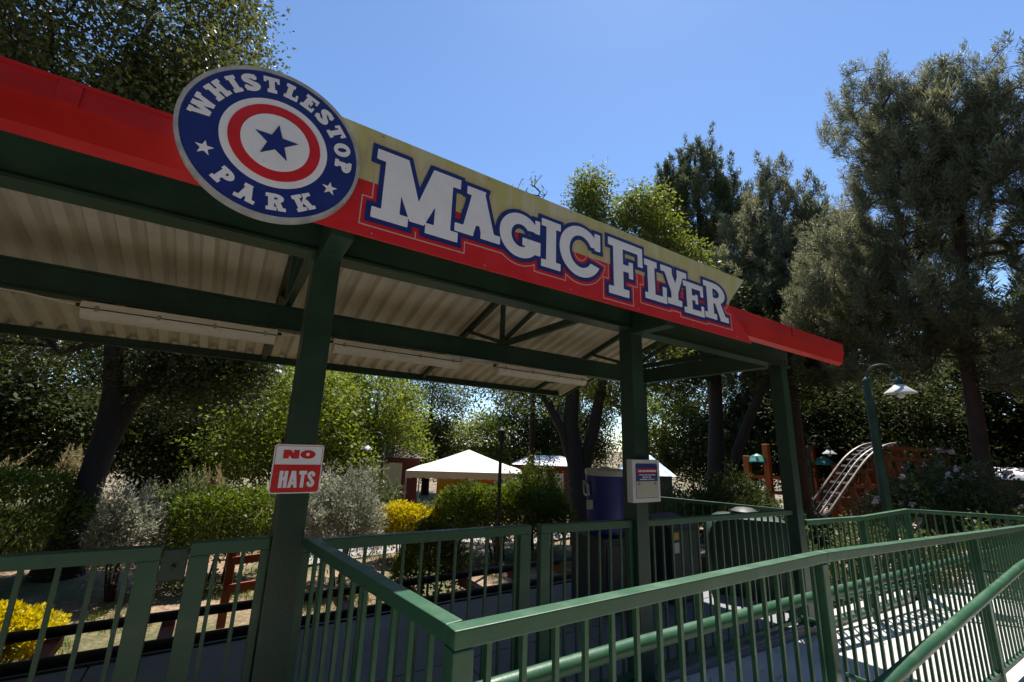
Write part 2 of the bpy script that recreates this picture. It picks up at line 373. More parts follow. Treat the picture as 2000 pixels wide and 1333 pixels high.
# short return from the first post to the corner, then the long ramp railing
railing('railing', 'short green railing running from the hats sign post to the near corner', [(.40, 2.24), (.548, 1.072)], [RT, RT], n_gap=.105)
def rail_top(x): return RT-.0365*max(0, x-2.0)
fy0 = 1.046
def fyx(x): return 1.046+.0115*(x-.55)
tt = railing('ramp_railing', 'long green ramp railing in the foreground running away to the right', [(.523, fyx(.523)), (2.45, fyx(2.45)), (5.05, fyx(5.05)), (7.7, fyx(7.7)), (9.5, fyx(9.5))],
        [RT, RT-.012, rail_top(5.05), rail_top(7.7), rail_top(7.7)], n_gap=.109, posts=[(.548, fyx(.55), RT), (2.415, fyx(2.415), RT-.014), (5.0, fyx(5), rail_top(5)), (7.66, fyx(7.66), rail_top(7.66))], foot=.0)
# round handrails fixed to both faces of the ramp railing
MB().tube([(.62, 1.19, 1.30), (1.3, 1.192, 1.297), (2.3, 1.2, 1.275), (5.05, 1.225, 1.19), (7.7, 1.25, 1.09)], .0255, 14).build('inner_handrail', GREEN2, tt, smooth=True)
MB().tube([(.9, .93, .925), (2.62, .93, 1.01), (5.4, .945, 1.165), (7.6, .96, 1.20)], .029, 14).build('outer_handrail', GREEN2, tt, smooth=True)
for xx in (.9, 2.4, 3.7, 5.0, 6.4): MB().tube([(xx, fyx(xx)+.012, 1.24-.034*max(0, xx-2)), (xx, 1.17, 1.235-.034*max(0, xx-2)), (xx, 1.195+.006*(xx-1), 1.275-.034*max(0, xx-2.)*.98)], .007, 6).build('bracket', GREEN2, tt)
for xx in (2.5, 5.0): MB().tube([(xx, fyx(xx)-.02, .93+.055*(xx-1)), (xx, .96, .93+.055*(xx-1))], .009, 6).build('bracket', GREEN2, tt)
# far side of the walkway, turning at the landing
ft = railing('ramp_railing', 'far green ramp railing along the rose bed, bending at the landing', [(4.92, 2.26), (6.05, 2.18), (7.3, 2.15), (8.25, 1.30), (9.4, .3)], [1.345, 1.335, 1.36, 1.34, 1.32], n_gap=.1,
        posts=[(6.05, 2.18, 1.335), (7.3, 2.15, 1.36), (8.25, 1.30, 1.34)], drop=.9)
MB().tube([(4.95, 2.19, .66), (6.0, 2.12, .62), (7.2, 2.09, .56)], .022, 10).build('lower_handrail', GREEN2, ft, smooth=True)
# fence beyond the end of the platform
railing('railing', 'distant green garden railing behind the platform, sunlit along its top', [(4.9, 4.75), (5.9, 3.75), (6.75, 3.1)], [1.36, 1.30, 1.24], n_gap=.12, posts=[(4.9, 4.75, 1.36), (5.9, 3.75, 1.30), (6.75, 3.1, 1.24)], foot=.6)

# ------------------------------------------------------------------ lights under the middle beam
def fixture(x0, x1, label):
    t = thing('strip_light', label, 'light fixture', ((x0+x1)/2, YM-.02, ZB), group='weatherproof strip lights under the beam')
    y0, y1 = YM-.105, YM+.035
    MB().prismX([(y0, 2.80), (y0+.01, 2.848), (y0+.03, 2.856), (y1-.03, 2.856), (y1-.01, 2.848), (y1, 2.80)], x0, x1).build('housing', FIXT, t, bevel=.004)
    prof = [(y0+.004, 2.797)]
    for i in range(13):
        a = pi+pi*i/12; prof.append(((y0+y1)/2+(.066+(.0022 if i % 2 else 0))*math.cos(a), 2.786+.056*math.sin(a)))
    prof += [(y1-.004, 2.797)]
    MB().prismX(prof, x0+.008, x1-.008).build('diffuser', DIFF, t)
    MB().box((x0+.004, y0-.003, 2.795), (x1-.004, y0+.004, 2.802)).build('gasket', DARK, t)
    for i in range(4):
        xx = x0+.09+(x1-x0-.18)*i/3
        MB().box((xx-.01, y0-.009, 2.782), (xx+.01, y0+.002, 2.818)).build('clip', STEEL, t, bevel=.002)
    for xx in (x0+.2, x1-.2): MB().box((xx-.025, YM-.045, 2.8565), (xx+.025, YM-.005, ZB-.0008)).build('hanger', FIXT, t)
    for xx, s in ((x0, -1), (x1, 1)): MB().tube([(xx, YM-.035, 2.828), (xx+s*.035, YM-.035, 2.828)], .013, 8).build('cable_gland', DARK, t)
fixture(-.97, .26, 'long strip light left of the hats sign post')
fixture(.715, 1.985, 'middle strip light just right of the hats sign post')
fixture(2.45, 3.76, 'farthest strip light, nearest the notice board post')
def cable(pts, label):
    o = MB().tube(pts, .006, 6).build('cable', FIXT, smooth=True); tag(o, label, 'cable')
cable([(-4.2, YM-.06, 2.862), (-1.6, YM-.06, 2.858), (-1.25, YM-.06, 2.85), (-1.08, YM-.04, 2.83), (-1.006, YM-.035, 2.828)], 'pale cable entering the left end of the left strip light')
cable([(.297, YM-.035, 2.828), (.45, YM-.035, 2.835), (.678, YM-.035, 2.828)], 'pale cable joining the left and middle strip lights')
cable([(2.022, YM-.035, 2.828), (2.2, YM-.035, 2.824), (2.413, YM-.035, 2.828)], 'pale cable joining the middle and right strip lights')

# ------------------------------------------------------------------ lettering by distance fields
def poly_d(pts):
    P = np.array(pts, float); n = len(P)
    area = sum(P[i][0]*P[(i+1) % n][1]-P[(i+1) % n][0]*P[i][1] for i in range(n))
    if area < 0: P = P[::-1]
    def f(X, Z):
        d = np.full(X.shape, -1e9)
        for i in range(n):
            a = P[i]; b = P[(i+1) % n]; e = b-a; L = math.hypot(*e)
            if L < 1e-9: continue
            d = np.maximum(d, ((X-a[0])*e[1]-(Z-a[1])*e[0])/L)
        return d
    return f
def rect(x0, z0, x1, z1): return poly_d([(x0, z0), (x1, z0), (x1, z1), (x0, z1)])
def ring(cx, cz, a, b, sa, sb, cuts=()):
    def f(X, Z):
        x = X-cx; z = Z-cz
        do = (np.sqrt((x/a)**2+(z/b)**2)-1)*min(a, b)
        di = -(np.sqrt((x/(a-sa))**2+(z/(b-sb))**2)-1)*min(a-sa, b-sb)
        d = np.maximum(do, di)
        for c in cuts: d = np.maximum(d, -c(X, Z))
        return d
    return f
def stroke(pts, wd):
    P = [np.array(p, float) for p in pts]
    def f(X, Z):
        d = np.full(X.shape, 1e9)
        for a, b in zip(P[:-1], P[1:]):
            e = b-a; t = np.clip(((X-a[0])*e[0]+(Z-a[1])*e[1])/(e@e), 0, 1)
            d = np.minimum(d, np.hypot(X-a[0]-t*e[0], Z-a[1]-t*e[1]))
        return d-wd/2
    return f
def arc(cx, cz, a, b, t0, t1, n=14): return [(cx+a*math.cos(math.radians(t0+(t1-t0)*i/n)), cz+b*math.sin(math.radians(t0+(t1-t0)*i/n))) for i in range(n+1)]
def glyph(ch, w_, h, s, t):
    """slab serif glyph in a w_ x h box, stem s, serif thickness t"""
    R = rect; W_, H = w_, h
    if ch == 'M':
        v = .10*H; m_ = W_/2
        return [R(.10*W_, 0, .10*W_+s, H), R(.90*W_-s, 0, .90*W_, H), R(0, 0, .20*W_+s, t), R(.80*W_-s, 0, W_, t), R(0, H-t, .12*W_+s, H), R(.88*W_-s, H-t, W_, H),
                poly_d([(.10*W_, H), (.10*W_+s*1.25, H), (m_+s*.42, v), (m_-s*.42, v)]), poly_d([(.90*W_, H), (.90*W_-s*1.25, H), (m_-s*.42, v), (m_+s*.42, v)])]
    if ch == 'A':
        return [poly_d([(.36*W_, H), (.36*W_+s, H), (.14*W_+s*.9, 0), (.14*W_, 0)]), poly_d([(.58*W_-s, H), (.60*W_, H), (.90*W_, 0), (.90*W_-s*1.1, 0)]), R(.22*W_, .24*H, .74*W_, .24*H+t*.9),
                R(0, 0, .40*W_, t), R(.56*W_, 0, W_, t), R(.22*W_, H-t, .60*W_, H)]
    if ch == 'G':
        cut = poly_d([(.5*W_, .42*H), (1.3*W_, .42*H), (1.3*W_, .68*H), (.74*W_, .68*H), (.5*W_, .62*H)])
        return [ring(W_/2, H/2, W_/2, H/2, s, s*.85, (cut,)), R(.55*W_, .30*H, W_*1.0, .30*H+t), R(W_-s*.95, .16*H, W_, .44*H), R(.86*W_, .66*H, W_*.98, .97*H)]
    if ch == 'C':
        cut = poly_d([(.55*W_, .36*H), (1.3*W_, .20*H), (1.3*W_, .66*H), (.6*W_, .66*H)])
        return [ring(W_/2, H/2, W_/2, H/2, s, s*.8, (cut,)), R(.84*W_, .62*H, .98*W_, .97*H)]
    if ch == 'O': return [ring(W_/2, H/2, W_/2, H/2, s, s*.75)]
    if ch == 'I': return [R(W_/2-s/2, 0, W_/2+s/2, H), R(0, 0, W_, t), R(0, H-t, W_, H)]
    if ch in 'FE':
        p = [R(.14*W_, 0, .14*W_+s, H), R(0, H-t, W_, H), R(W_-.14*W_, .64*H, W_, H), R(.14*W_, .46*H, .70*W_, .46*H+t*.9), R(.58*W_, .36*H, .70*W_, .66*H)]
        return p+([R(0, 0, .30*W_+s, t)] if ch == 'F' else [R(0, 0, W_, t), R(W_-.14*W_, 0, W_, .34*H)])
    if ch == 'L': return [R(.14*W_, 0, .14*W_+s, H), R(0, H-t, .26*W_+s, H), R(0, 0, W_, t), R(W_-.18*W_, 0, W_, .42*H)]
    if ch == 'Y':
        m_ = W_/2
        return [R(m_-s/2, 0, m_+s/2, .45*H), R(m_-s/2-.14*W_, 0, m_+s/2+.14*W_, t), poly_d([(.08*W_, H), (.08*W_+s, H), (m_+s/2, .42*H), (m_-s/2, .34*H)]), poly_d([(.92*W_, H), (.92*W_-s*.85, H), (m_-s*.1, .42*H), (m_+s/2, .34*H)]),
                R(0, H-t, .42*W_, H), R(.62*W_, H-t, W_, H)]
    if ch in 'PR':
        hb = .44 if ch == 'R' else .40
        cut = poly_d([(-W_, -H), (.36*W_, -H), (.36*W_, 2*H), (-W_, 2*H)])
        rz_ = (1-hb)*H/2
        p = [R(.12*W_, 0, .12*W_+s, H), R(0, 0, .24*W_+s, t), R(0, H-t, .45*W_, H), R(.12*W_, hb*H, .45*W_, hb*H+t*.9),
             ring(.44*W_, hb*H+rz_, .50*W_ if ch == 'P' else .46*W_, rz_, s, t, (cut,))]
        if ch == 'R': p += [poly_d([(.42*W_, hb*H+t*.5), (.42*W_+s, hb*H+t*.5), (.94*W_, 0), (.94*W_-s*1.1, 0)]), R(.64*W_, 0, W_, t*.95)]
        return p
    if ch == 'W':
        b = []
        for x0, x1 in ((.06, .26), (.52, .30), (.48, .74), (.92, .72)):
            sg = s*.8; b.append(poly_d([(x0*W_-sg/2, H), (x0*W_+sg/2, H), (x1*W_+sg/2, 0), (x1*W_-sg/2, 0)]))
        return b+[R(-.06*W_, H-t, .24*W_, H), R(.36*W_, H-t, .62*W_, H), R(.76*W_, H-t, 1.06*W_, H)]
    if ch == 'H':
        return [R(.12*W_, 0, .12*W_+s, H), R(.88*W_-s, 0, .88*W_, H), R(.12*W_, H/2-t/2, .88*W_, H/2+t/2)]+[R(a*W_, b, (a+.42)*W_, b+t) for a in (0, .58) for b in (0, H-t)]
    if ch == 'T': return [R(W_/2-s/2, 0, W_/2+s/2, H), R(0, H-t, W_, H), R(.2*W_, 0, .8*W_, t), R(0, H-.34*H, .16*W_, H), R(.84*W_, H-.34*H, W_, H)]
    if ch == 'K':
        return [R(.10*W_, 0, .10*W_+s, H), R(0, 0, .24*W_+s, t), R(0, H-t, .24*W_+s, H), poly_d([(.3*W_, .36*H), (.74*W_, H), (.74*W_+s*.9, H), (.38*W_, .34*H)]), poly_d([(.44*W_, .55*H), (.44*W_+s, .62*H), (.94*W_, 0), (.94*W_-s*1.1, 0)]), R(.60*W_, 0, W_, t), R(.58*W_, H-t, W_, H)]
    if ch == 'S':
        pts = arc(W_/2, H*.735, W_*.40-s*.1, H*.265-t*.5, 20, 250, 14)+arc(W_/2, H*.265, W_*.42-s*.1, H*.265-t*.5, 70, -160, 14)
        return [stroke(pts, s*.9), R(.80*W_, .66*H, .94*W_, .98*H), R(.04*W_, .02*H, .18*W_, .36*H)]
def sans(ch, W_, H, s, t):
    R = rect
    if ch == 'N': return [R(0, 0, s, H), R(W_-s, 0, W_, H), poly_d([(0, H), (s*1.15, H), (W_, 0), (W_-s*1.15, 0)])]
    if ch == 'O': return [ring(W_/2, H/2, W_/2, H/2, s, t)]
    if ch == 'H': return [R(0, 0, s, H), R(W_-s, 0, W_, H), R(0, H*.43, W_, H*.43+t)]
    if ch == 'A': return [poly_d([(.5*W_-s*.62, H), (.5*W_+s*.3, H), (s*.95, 0), (0, 0)]), poly_d([(.5*W_-s*.3, H), (.5*W_+s*.62, H), (W_, 0), (W_-s*.95, 0)]), R(.22*W_, .17*H, .78*W_, .17*H+t*.8)]
    if ch == 'T': return [R(W_/2-s/2, 0, W_/2+s/2, H), R(0, H-t, W_, H)]
    if ch == 'S': return [stroke(arc(W_/2, H*.73, W_/2-s/2, H*.27-t/2, 5, 250, 14)+arc(W_/2, H*.27, W_/2-s/2, H*.27-t/2, 70, -175, 14), s*.92)]
def field(prims, tf=None):
    def f(X, Z):
        d = np.full(X.shape, 1e9)
        if tf: X, Z = tf(X, Z)
        for p in prims: d = np.minimum(d, p(X, Z))
        return d
    return f
def at_xy(x0, z0): return lambda X, Z: (X-x0, Z-z0)
def contours(f, bbox, level, cell):
    x0, z0, x1, z1 = bbox; nx = int((x1-x0)/cell)+2; nz = int((z1-z0)/cell)+2
    xs = x0+np.arange(nx)*cell; zs = z0+np.arange(nz)*cell
    X, Z = np.meshgrid(xs, zs, indexing='ij'); V = f(X, Z)-level; V[V == 0] = 1e-9
    V[0, :] = np.maximum(V[0, :], 1e-3); V[-1, :] = np.maximum(V[-1, :], 1e-3); V[:, 0] = np.maximum(V[:, 0], 1e-3); V[:, -1] = np.maximum(V[:, -1], 1e-3)
    S = V < 0; code = S[:-1, :-1]*1+S[1:, :-1]*2+S[1:, 1:]*4+S[:-1, 1:]*8
    nxt = {}; pt = {}
    def ep(i, j, e):
        if e == 0: k_ = (i, j, 0); a, b = (i, j), (i+1, j)
        elif e == 1: k_ = (i+1, j, 1); a, b = (i+1, j), (i+1, j+1)
        elif e == 2: k_ = (i, j+1, 0); a, b = (i, j+1), (i+1, j+1)
        else: k_ = (i, j, 1); a, b = (i, j), (i, j+1)
        if k_ not in pt:
            va, vb = V[a], V[b]; t = va/(va-vb); pt[k_] = (xs[a[0]]+(xs[b[0]]-xs[a[0]])*t, zs[a[1]]+(zs[b[1]]-zs[a[1]])*t)
        return k_
    TAB = {1: [(3, 0)], 2: [(0, 1)], 3: [(3, 1)], 4: [(1, 2)], 5: [(3, 0), (1, 2)], 6: [(0, 2)], 7: [(3, 2)], 8: [(2, 3)], 9: [(2, 0)], 10: [(0, 1), (2, 3)], 11: [(2, 1)], 12: [(1, 3)], 13: [(1, 0)], 14: [(0, 3)]}
    for i, j in zip(*np.nonzero((code > 0) & (code < 15))):
        for a, b in TAB[int(code[i, j])]:
            nxt[ep(i, j, a)] = ep(i, j, b)
    loops = []
    while nxt:
        k0 = next(iter(nxt)); k_ = k0; L = []
        while k_ in nxt:
            L.append(pt[k_]); k_ = nxt.pop(k_)
        if len(L) > 5: loops.append(simplify(L, cell*.09))
    return loops
def simplify(L, tol):
    P = np.array(L); n = len(P)
    i0 = 0; i1 = int(np.argmax(np.hypot(*(P-P[0]).T)))
    def dp(a, b):
        st = [(a, b)]; keep = {a, b}
        while st:
            a, b = st.pop()
            if b-a < 2: continue
            e = P[b % n]-P[a]; l = math.hypot(*e)+1e-12; Q = P[a+1:b] if b <= n else P[a+1:n]
            d = np.abs((Q[:, 0]-P[a][0])*e[1]-(Q[:, 1]-P[a][1])*e[0])/l
            if len(d) == 0: continue
            k_ = int(np.argmax(d))
            if d[k_] > tol: m_ = a+1+k_; keep.add(m_); st += [(a, m_), (m_, b)]
        return keep
    ks = sorted(k_ % n for k_ in dp(i0, i1) | dp(i1, n))
    return [tuple(P[k_]) for k_ in sorted(set(ks))]
def print_mesh(name, loops, m, depth):
    cu = bpy.data.curves.new(name, 'CURVE'); cu.dimensions = '2D'; cu.fill_mode = 'BOTH'; cu.extrude = depth/2
    for L in loops:
        sp = cu.splines.new('POLY'); sp.points.add(len(L)-1); sp.use_cyclic_u = True
        for i, (x_, z_) in enumerate(L): sp.points[i].co = (x_, z_, 0, 1)
    o = bpy.data.objects.new(name, cu); COL.objects.link(o)
    dg = bpy.context.evaluated_depsgraph_get(); me = bpy.data.meshes.new_from_object(o.evaluated_get(dg))
    bpy.data.objects.remove(o); bpy.data.curves.remove(cu)
    me.name = name; me.materials.clear(); me.materials.append(m)
    return me
def printed(name, loops, m, y, parent, depth=.003, origin=(0, 0)):
    """flat print standing on a vertical board facing -Y; y is its front face"""
    o = bpy.data.objects.new(name, print_mesh(name, loops, m, depth)); COL.objects.link(o); o.parent = parent
    o.location = Vector((origin[0], y+depth/2, origin[1]))-wloc(parent); o.rotation_euler = (pi/2, 0, 0); return o

# --- long name board
YS = 1.85; ZS = 1.95
board = thing('name_board', 'long red and faded yellow board lettered MAGIC FLYER along the roof edge', 'sign', (1.75, YS+.012, 2.84))
MB().prismY([(.02, 2.838), (3.512, 2.838), (3.208, 3.104), (.02, 3.104)], YS, YS+.014).build('red_panel', REDP, board)
MB().prismY([(.02, 3.1045), (3.208, 3.1045), (3.484, 3.377), (.02, 3.377)], YS+.0005, YS+.0145).build('yellow_panel', OLIVE, board)
for xx in (.42, 1.0, 1.58, 2.16, 2.74, 3.3):
    for zz in ((2.856, 3.358) if xx < 3.2 else (2.856,)): MB().lathe((xx, YS-.0002, zz), [(.006, 0), (.005, .0025), (.001, .003)], 8, 'y').build('screw', STEEL, board)
for xx in (.5, 1.5, 2.6): MB().box((xx-.02, YS+.015, 2.9), (xx+.02, YS+.044, 3.33)).build('mounting_batten', GREEN, board)
LT = [('M', .404, .983, .835, 1.333), ('A', .815, 1.045, 1.082, 1.318), ('G', 1.078, 1.008, 1.350, 1.270), ('I', 1.357, .998, 1.497, 1.295), ('C', 1.491, 1.004, 1.824, 1.332),
      ('F', 1.888, .958, 2.208, 1.341), ('L', 2.227, .998, 2.449, 1.282), ('Y', 2.395, 1.010, 2.682, 1.283), ('E', 2.642, .981, 2.876, 1.224), ('R', 2.890, .994, 3.190, 1.288)]
allp = []
for ch, x0, z0, x1, z1 in LT:
    h = z1-z0; wd = x1-x0; s_ = .086 if ch in 'MF' else .074; t_ = .052 if ch in 'MF' else .044
    if ch in 'IL': s_ = .070
    if ch in 'E': s_, t_ = .062, .040
    pr = glyph(ch, wd, h, s_, t_); fl = field(pr, at_xy(x0, z0)); allp.append(fl)
    lp = contours(fl, (x0-.02, z0-.02, x1+.02, z1+.02), 0, .0028)
    tag(printed('letter', lp, WHITEP, YS-.0075, board, .003, (0, ZS)), 'white letter '+ch)
ALL = field(allp); bb = (.30, .86, 3.30, 1.42)
printed('letter_outline', contours(ALL, bb, .0235, .0036), NAVYP, YS-.0045, board, .003, (0, ZS))
printed('outline_line', contours(lambda X, Z: np.abs(ALL(X, Z)-.0435)-.0026, bb, 0, .0022), PALEL, YS-.0015, board, .0014, (0, ZS))

# --- round park badge
YR = 1.815; RC = (0.0, 3.106); RR = .329
badge = thing('round_badge', 'round blue, white and red badge reading WHISTLESTOP PARK around a star', 'sign', (0, YR+.02, RC[1]-RR))
def disc(name, r, m, y, dep=.003, r_in=0):
    c = [[(RC[0]+r*math.cos(2*pi*i/96), RC[1]+r*math.sin(2*pi*i/96)) for i in range(96)]]
    if r_in: c.append([(RC[0]+r_in*math.cos(2*pi*i/96), RC[1]+r_in*math.sin(2*pi*i/96)) for i in range(96)])
    return printed(name, c, m, y, badge, dep)
disc('backing_disc', RR, RIM, YR, .03); disc('rim', RR-.001, RIM, YR-.006, .006, RR*.955)
disc('navy_ring', RR*.95, NAVYP, YR-.003, .0028); disc('white_ring', RR*.585, WHITEP, YR-.0055, .0024)
disc('red_ring', RR*.50, REDP, YR-.008, .0024); disc('white_disc', RR*.372, WHITEP, YR-.0105, .0024)
def star(cx, cz, r, rot, m, y, nm):
    printed(nm, [[(cx+(r if i % 2 == 0 else r*.40)*math.cos(rot+pi*i/5), cz+(r if i % 2 == 0 else r*.40)*math.sin(rot+pi*i/5)) for i in range(10)]], m, y, badge, .0024)
star(*RC, RR*.245, math.radians(90), NAVYP, YR-.013, 'star')
for a_ in (-152, -29): star(RC[0]+.25*math.cos(math.radians(a_)), RC[1]+.25*math.sin(math.radians(a_)), .031, pi/2, WHITEP, YR-.0055, 'star')
def ring_letter(ch, a_deg, r_base, h, outward, wd):
    a = math.radians(a_deg); rot = a-pi/2 if outward else a+pi/2
    cx = RC[0]+r_base*math.cos(a); cz = RC[1]+r_base*math.sin(a)
    pr = glyph(ch, wd, h, .0205, .0145); fl = field(pr)
    lp = contours(fl, (-.012, -.012, wd+.012, h+.012), 0, .0011)
    c, s_ = math.cos(rot), math.sin(rot)
    lp = [[(cx+(x-wd/2)*c-z*s_, cz+(x-wd/2)*s_+z*c) for x, z in L] for L in lp]
    tag(printed('letter', lp, WHITEP, YR-.0055, badge, .0024), 'white letter '+ch)
WD = dict(W=.078, H=.064, I=.034, S=.052, T=.056, L=.050, E=.052, O=.060, P=.054, A=.064, R=.062, K=.064)
txt = 'WHISTLESTOP'; gaps = [WD[c]+.0125 for c in txt]; tot = sum(gaps); a_ = 173+7.5; k_span = 189.0
acc = 0
for c, g in zip(txt, gaps): ring_letter(c, a_-k_span*(acc+g/2)/tot, .2245, .068, True, WD[c]*1.03); acc += g
for c, a_ in zip('PARK', (-124.5, -104.5, -82.0, -59.0)): ring_letter(c, a_, .289, .070, False, WD[c]*1.14)

# --- NO HATS plate
hs_ = thing('warning_plate', 'small white and red plate reading NO HATS on the nearest post', 'sign', (.31, 2.247, 1.718))
def rrect(x0, z0, x1, z1, r, n=5, tl=1, bl=1):
    out = []
    for cx, cz, a0, on in ((x1-r, z0+r, -90, bl), (x1-r, z1-r, 0, tl), (x0+r, z1-r, 90, tl), (x0+r, z0+r, 180, bl)):
        if on: out += [(cx+r*math.cos(math.radians(a0+90*i/n)), cz+r*math.sin(math.radians(a0+90*i/n))) for i in range(n+1)]
        else: out.append({-90: (x1, z0), 0: (x1, z1), 90: (x0, z1), 180: (x0, z0)}[a0])
    return out
hx0, hx1, hz0, hz1 = .206, .412, 1.717, 1.929
printed('plate', [rrect(hx0, hz0, hx1, hz1, .013)], WHITEP, 2.245, hs_, .004)
printed('border_line', [rrect(hx0+.005, hz0+.005, hx1-.005, hz1-.005, .010), rrect(hx0+.0072, hz0+.0072, hx1-.0072, hz1-.0072, .009)], REDP, 2.2438, hs_, .001)
printed('red_field', [rrect(hx0+.0074, hz0+.0074, hx1-.0074, hz1-.088, .009, tl=0)], REDP, 2.2438, hs_, .001)
def plain_word(word, x, z, ws, h, s, t, gap, m, y, par, shear=0):
    for ch, wd in zip(word, ws):
        lp = contours(field(sans(ch, wd, h, s, t)), (-.006, -.006, wd+.006, h+.006), 0, .0008)
        lp = [[(x+a+shear*b, z+b) for a, b in L] for L in lp]
        tag(printed('letter', lp, m, y, par, .001), ('red' if m is REDP else 'white')+' letter '+ch); x += wd+gap
plain_word('NO', .243, 1.867, (.066, .064), .038, .024, .011, .004, REDP, 2.2438, hs_)
plain_word('HATS', .240, 1.742, (.034, .039, .032, .034), .072, .0145, .016, .003, WHITEP, 2.2426, hs_)

# --- notice box on the second post
nb = thing('notice_box', 'white framed notice box with navy and cream poster on the second post', 'notice box', (2.58, 2.22, 1.602))
nx0, nx1, nz0, nz1 = 2.437, 2.727, 1.602, 1.892
MB().box((nx0, 2.196, nz0), (nx1, 2.2492, nz1)).build('case', WHITEPL, nb, bevel=.006)
CREAMP = mat('poster_cream', (.50, .45, .33), .5, .05, 9); GREYLN = mat('poster_grey_line', (.14, .13, .15), .5, .1, 9)
printed('poster', [rrect(nx0+.032, nz0+.028, nx1-.028, nz1-.026, .012)], GREYLN, 2.1948, nb, .001)
printed('lower_field', [rrect(nx0+.036, nz0+.032, nx1-.032, nz1-.128-.02, .01, tl=0)], CREAMP, 2.1936, nb, .001)
printed('upper_field', [rrect(nx0+.036, nz1-.1475, nx1-.032, nz1-.03, .01, bl=0)], NAVYP, 2.1936, nb, .001)
printed('red_band', [rrect(nx0+.042, nz1-.092, nx1-.038, nz1-.062, .003)], REDP, 2.1924, nb, .001)
rnd = random.Random(4)
def tiny_line(x0, x1, z, h):
    x_ = x0; L = []
    while x_ < x1:
        wd = rnd.uniform(.006, .013); L.append([(x_, z), (x_+wd, z), (x_+wd, z+h), (x_, z+h)]); x_ += wd+rnd.choice((.0025, .0025, .008))
    return L
printed('print_line', tiny_line(nx0+.06, nx1-.055, nz1-.083, .011), WHITEP, 2.1912, nb, .001)
for z_, a, b in ((nz1-.108, .062, .060), (nz1-.123, .10, .098), (nz1-.138, .072, .070)): printed('print_line', tiny_line(nx0+a, nx1-b, z_, .007), WHITEP, 2.1924, nb, .001)
for cx in (nx0+.062, nx1-.06): printed('triangle_mark', [[(cx-.015, nz1-.172), (cx+.015, nz1-.172), (cx, nz1-.15)], [(cx-.006, nz1-.168), (cx+.006, nz1-.168), (cx, nz1-.159)]], GREYLN, 2.1924, nb, .001)

# ------------------------------------------------------------------ platform equipment
cab = thing('drinks_cabinet', 'grey steel cabinet standing under the blue drinks cooler', 'cabinet', (3.48, 3.5, FLOOR))
MB().box((3.22, 3.28, FLOOR+.01), (3.74, 3.76, 1.095)).build('body', GREYC, cab, bevel=.008)
MB().box((3.19, 3.25, 1.096), (3.77, 3.79, 1.118)).build('top', GREYC, cab, bevel=.004)
MB().box((3.25, 3.268, FLOOR+.05), (3.71, 3.279, 1.05)).build('door', GREYC, cab, bevel=.003)
MB().tube([(3.68, 3.262, .75), (3.68, 3.245, .77), (3.68, 3.245, .86), (3.68, 3.262, .88)], .006, 6).build('handle', STEEL, cab)
cc = (3.47, 3.5)
co = thing('drinks_cooler', 'tall round blue drinks cooler with white lid and handle', 'cooler', (cc[0], cc[1], 1.118))
MB().lathe((*cc, 1.119), [(.18, 0), (.188, .012), (.19, .05), (.198, .30), (.205, .56), (.205, .57)], 40).build('body', BLUEP, co, smooth=True)
MB().lathe((*cc, 1.690), [(.207, 0), (.214, .006), (.214, .05), (.206, .062), (.19, .068), (.06, .072), (.05, .085), (.001, .087)], 40).build('lid', WHITEPL, co, smooth=True)
va = Vector((-cc[0]-.9, -cc[1]+.1, 0)).normalized(); vs_ = Vector((va.y, -va.x, 0))
def onc(side, zz, out=.0): 
    r_ = .208+out; a = math.atan2(va.y, va.x)+side; return (cc[0]+r_*math.cos(a), cc[1]+r_*math.sin(a), zz)
for sgn in (-1,):
    b0 = -1.02
    MB().tube([onc(b0-.30, 1.50, .012), onc(b0-.27, 1.60, .02), onc(b0-.08, 1.625, .028), onc(b0+.22, 1.60, .02), onc(b0+.28, 1.50, .012), onc(b0-.02, 1.49, .012), onc(b0-.30, 1.50, .012)], .0125, 8).build('handle', WHITEPL, co, smooth=True)
    MB().box((cc[0]-.245, cc[1]-.02, 1.36), (cc[0]-.195, cc[1]+.03, 1.45)).build('spigot', WHITEPL, co, bevel=.006)
cons = thing('control_console', 'grey control console with yellow sticker right of the notice box', 'console', (4.35, 3.4, FLOOR))
MB().box((4.08, 3.18, FLOOR+.005), (4.52, 3.5, 1.16)).build('body', GREYC, cons, bevel=.01)
MB().prismX([(3.16, 1.165), (3.52, 1.165), (3.52, 1.27), (3.16, 1.19)], 4.05, 4.55).build('panel', GREYC, cons, bevel=.004)
YEL = mat('yellow_sticker', (.55, .40, .02), .5, .05); MB().box((4.12, 3.1745, 1.06), (4.2, 3.1792, 1.13)).build('sticker', YEL, cons)
MB().box((4.12, 3.1745, .93), (4.2, 3.1792, 1.03)).build('sticker', WHITEPL, cons)
dome = thing('round_top_bin', 'large dark green round shouldered bin behind the end railing', 'bin', (5.35, 3.05, -.2))
GREENB = mat('glossy_green_bin', (.012, .04, .028), .5, .12, 4)
pl = [(-.46, 0), (.46, 0), (.48, .9)]+[(.48-.22+.22*math.cos(math.radians(a)), .98+.22*math.sin(math.radians(a))) for a in range(10, 91, 16)]+[(-.48+.22+.22*math.cos(math.radians(a)), .98+.22*math.sin(math.radians(a))) for a in range(90, 171, 16)]+[(-.48, .9)]
mb = MB().prismY(pl, -.3, .3); o = mb.build('body', GREENB, None, smooth=True, bevel=.03); o.parent = dome; o.location = (0, 0, .25); dome.rotation_euler = (0, 0, math.radians(-52)); dome.location = (5.35, 3.05, -.2)
o = MB().lathe((0, 0, 1.45), [(.16, 0), (.15, .05), (.09, .085), (.001, .095)], 20).build('cap', DARK, None, smooth=True); o.parent = dome; o.location = (-.05, 0, .005)

